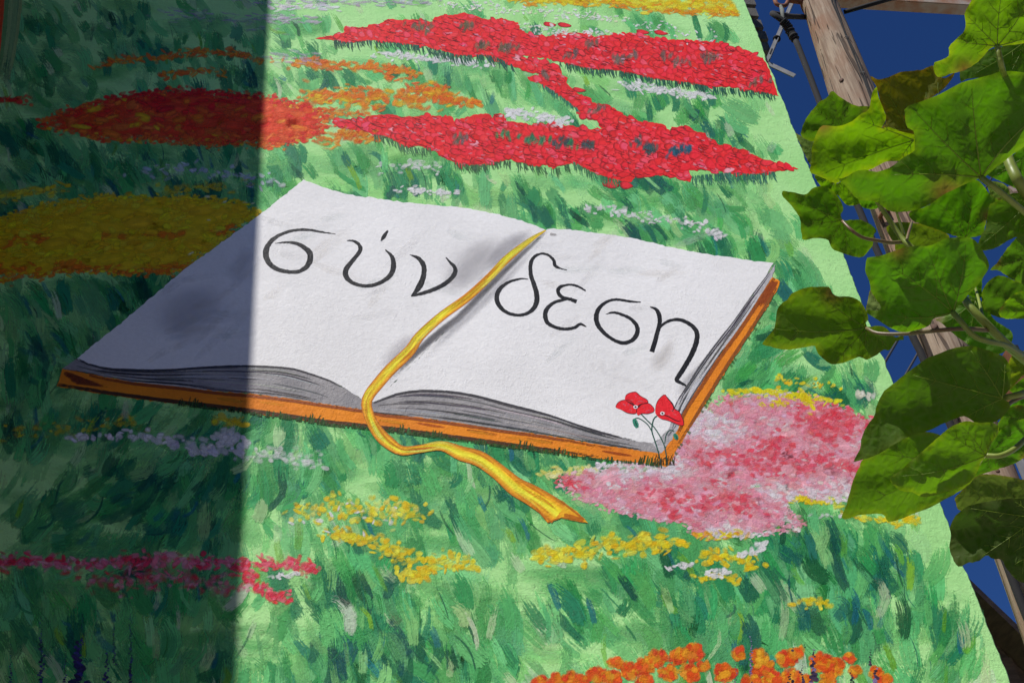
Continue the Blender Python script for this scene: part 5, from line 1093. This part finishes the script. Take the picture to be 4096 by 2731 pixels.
leaf(np.vstack([LL([(1830, 1500), (1780, 1420), (1760, 1350), (1770, 1250), (1765, 1190), (1800, 1110), (1880, 1040), (2000, 1000), (2200, 970), (2344, 965), (2480, 965), (2480, 1650), (2380, 1640), (2280, 1600), (2200, 1500), (2170, 1445), (2100, 1440), (2050, 1408), (2000, 1450), (1950, 1465), (1900, 1472)])]), LL([(2440, 1120)])[0], 1.46, (.020, .050, .002), (-.28, -.06), .5, .4, label='leaf tinted dark as shade at the foot of the plant with a gnawed edge')  # shade on this leaf is put into its very dark tint
leaf(np.vstack([K([(2230, 1450), (2270, 1400), (2344, 1380), (2400, 1420), (2400, 1568)]), LL([(2344, 0), (2290, 50), (2232, 112), (2212, 40), (2225, -60)])]), LL([(2390, -60)])[0], 1.50, (.11, .165, .002), (-.2, .1))
leaf(K([(1890, 935), (1950, 860), (2010, 790), (2015, 900), (2003, 962)]), K([(1990, 800)])[0], 1.54, GREEN, (.1, .1))
leaf(K([(2120, 50), (2200, 80), (2232, 150), (2160, 200), (2080, 150), (2060, 60)]), K([(2080, 60)])[0], 1.47, (.07, .12, .015), (.3, .1))
leaf(LL([(2050, 600), (2040, 540), (2090, 480), (2140, 420), (2145, 370), (2240, 250), (2344, 240), (2440, 280), (2440, 420), (2250, 440), (2130, 520)]), LL([(2440, 330)])[0], 1.54, SHADE_G, (.1, .1))
leaf(LL([(2225, 205), (2340, 180), (2440, 180), (2440, 300), (2250, 260)]), LL([(2440, 240)])[0], 1.56, GREEN, (.1, .1))
leaf(LL([(2230, 110), (2290, 60), (2344, 20), (2440, 0), (2440, 160), (2340, 140), (2260, 140)]), LL([(2440, 80)])[0], 1.58, SHADE_G, (.1, .1))
# stems and stalks
stalk('stem', K([(1180, 170), (1195, 210), (1300, 370), (1390, 500), (1470, 575), (1700, 800), (1880, 975), (1910, 1020), (2050, 1170), (2200, 1320), (2344, 1440), (2560, 1620), (2760, 1800)]), [1.50, 1.50, 1.50, 1.49, 1.48, 1.47, 1.44, 1.42, 1.41, 1.42, 1.44, 1.5, 1.6], .0026, .0062, STEM, 60)
stalk('petiole', K([(920, 360), (990, 430), (1080, 490), (1200, 515), (1300, 530), (1390, 525)]), [1.488, 1.475, 1.475, 1.48, 1.485, 1.49], .0016, .0024, STEMR)
stalk('petiole', K([(1110, 1200), (1200, 1240), (1400, 1245), (1600, 1225), (1850, 1205), (2060, 1215)]), [1.428, 1.41, 1.395, 1.39, 1.39, 1.41], .0018, .0026, STEMR)
stalk('petiole', K([(1785, 1075), (1850, 1150), (1950, 1260), (2050, 1300), (2200, 1335), (2330, 1410)]), [1.374, 1.36, 1.355, 1.36, 1.38, 1.41], .0030, .0030)
stalk('petiole', np.vstack([J([(2010, 1395)]), K([(2100, 90), (2200, 170), (2344, 290), (2480, 420)])]), [1.392, 1.38, 1.385, 1.40, 1.42], .0034, .0036)
stalk('petiole', J([(2135, 362), (2150, 440), (2180, 560), (2250, 760), (2330, 1000)]), [1.352, 1.345, 1.36, 1.5, 1.56], .0032, .0030)
stalk('stem', J([(2215, 1235), (2250, 1320), (2300, 1420), (2380, 1540), (2480, 1640)]), [1.44, 1.43, 1.42, 1.43, 1.45], .006, .007)
stalk('petiole', LL([(2172, 182), (2250, 165), (2344, 140), (2480, 90)]), [1.355, 1.35, 1.36, 1.42], .0034, .0036)
stalk('petiole', LL([(2045, 630), (2150, 632), (2250, 590), (2344, 510), (2480, 360)]), [1.335, 1.33, 1.335, 1.35, 1.40], .0028, .0030)
stalk('petiole', LL([(2115, 365), (2180, 270), (2250, 210), (2344, 165), (2480, 120)]), [1.36, 1.36, 1.37, 1.38, 1.42], .0020, .0024, STEMR)
stalk('petiole', K([(1955, 860), (1990, 980), (2015, 1090), (2040, 1150)]), [1.52, 1.47, 1.43, 1.415], .0014, .0020)
stalk('petiole', K([(1345, 290), (1375, 380), (1400, 460)]), [1.45, 1.47, 1.485], .0014, .0018)
stalk('petiole', K([(1465, 370), (1440, 450), (1425, 510)]), [1.53, 1.50, 1.485], .0014, .0018, STEMR)
print('done', len(bpy.data.objects))
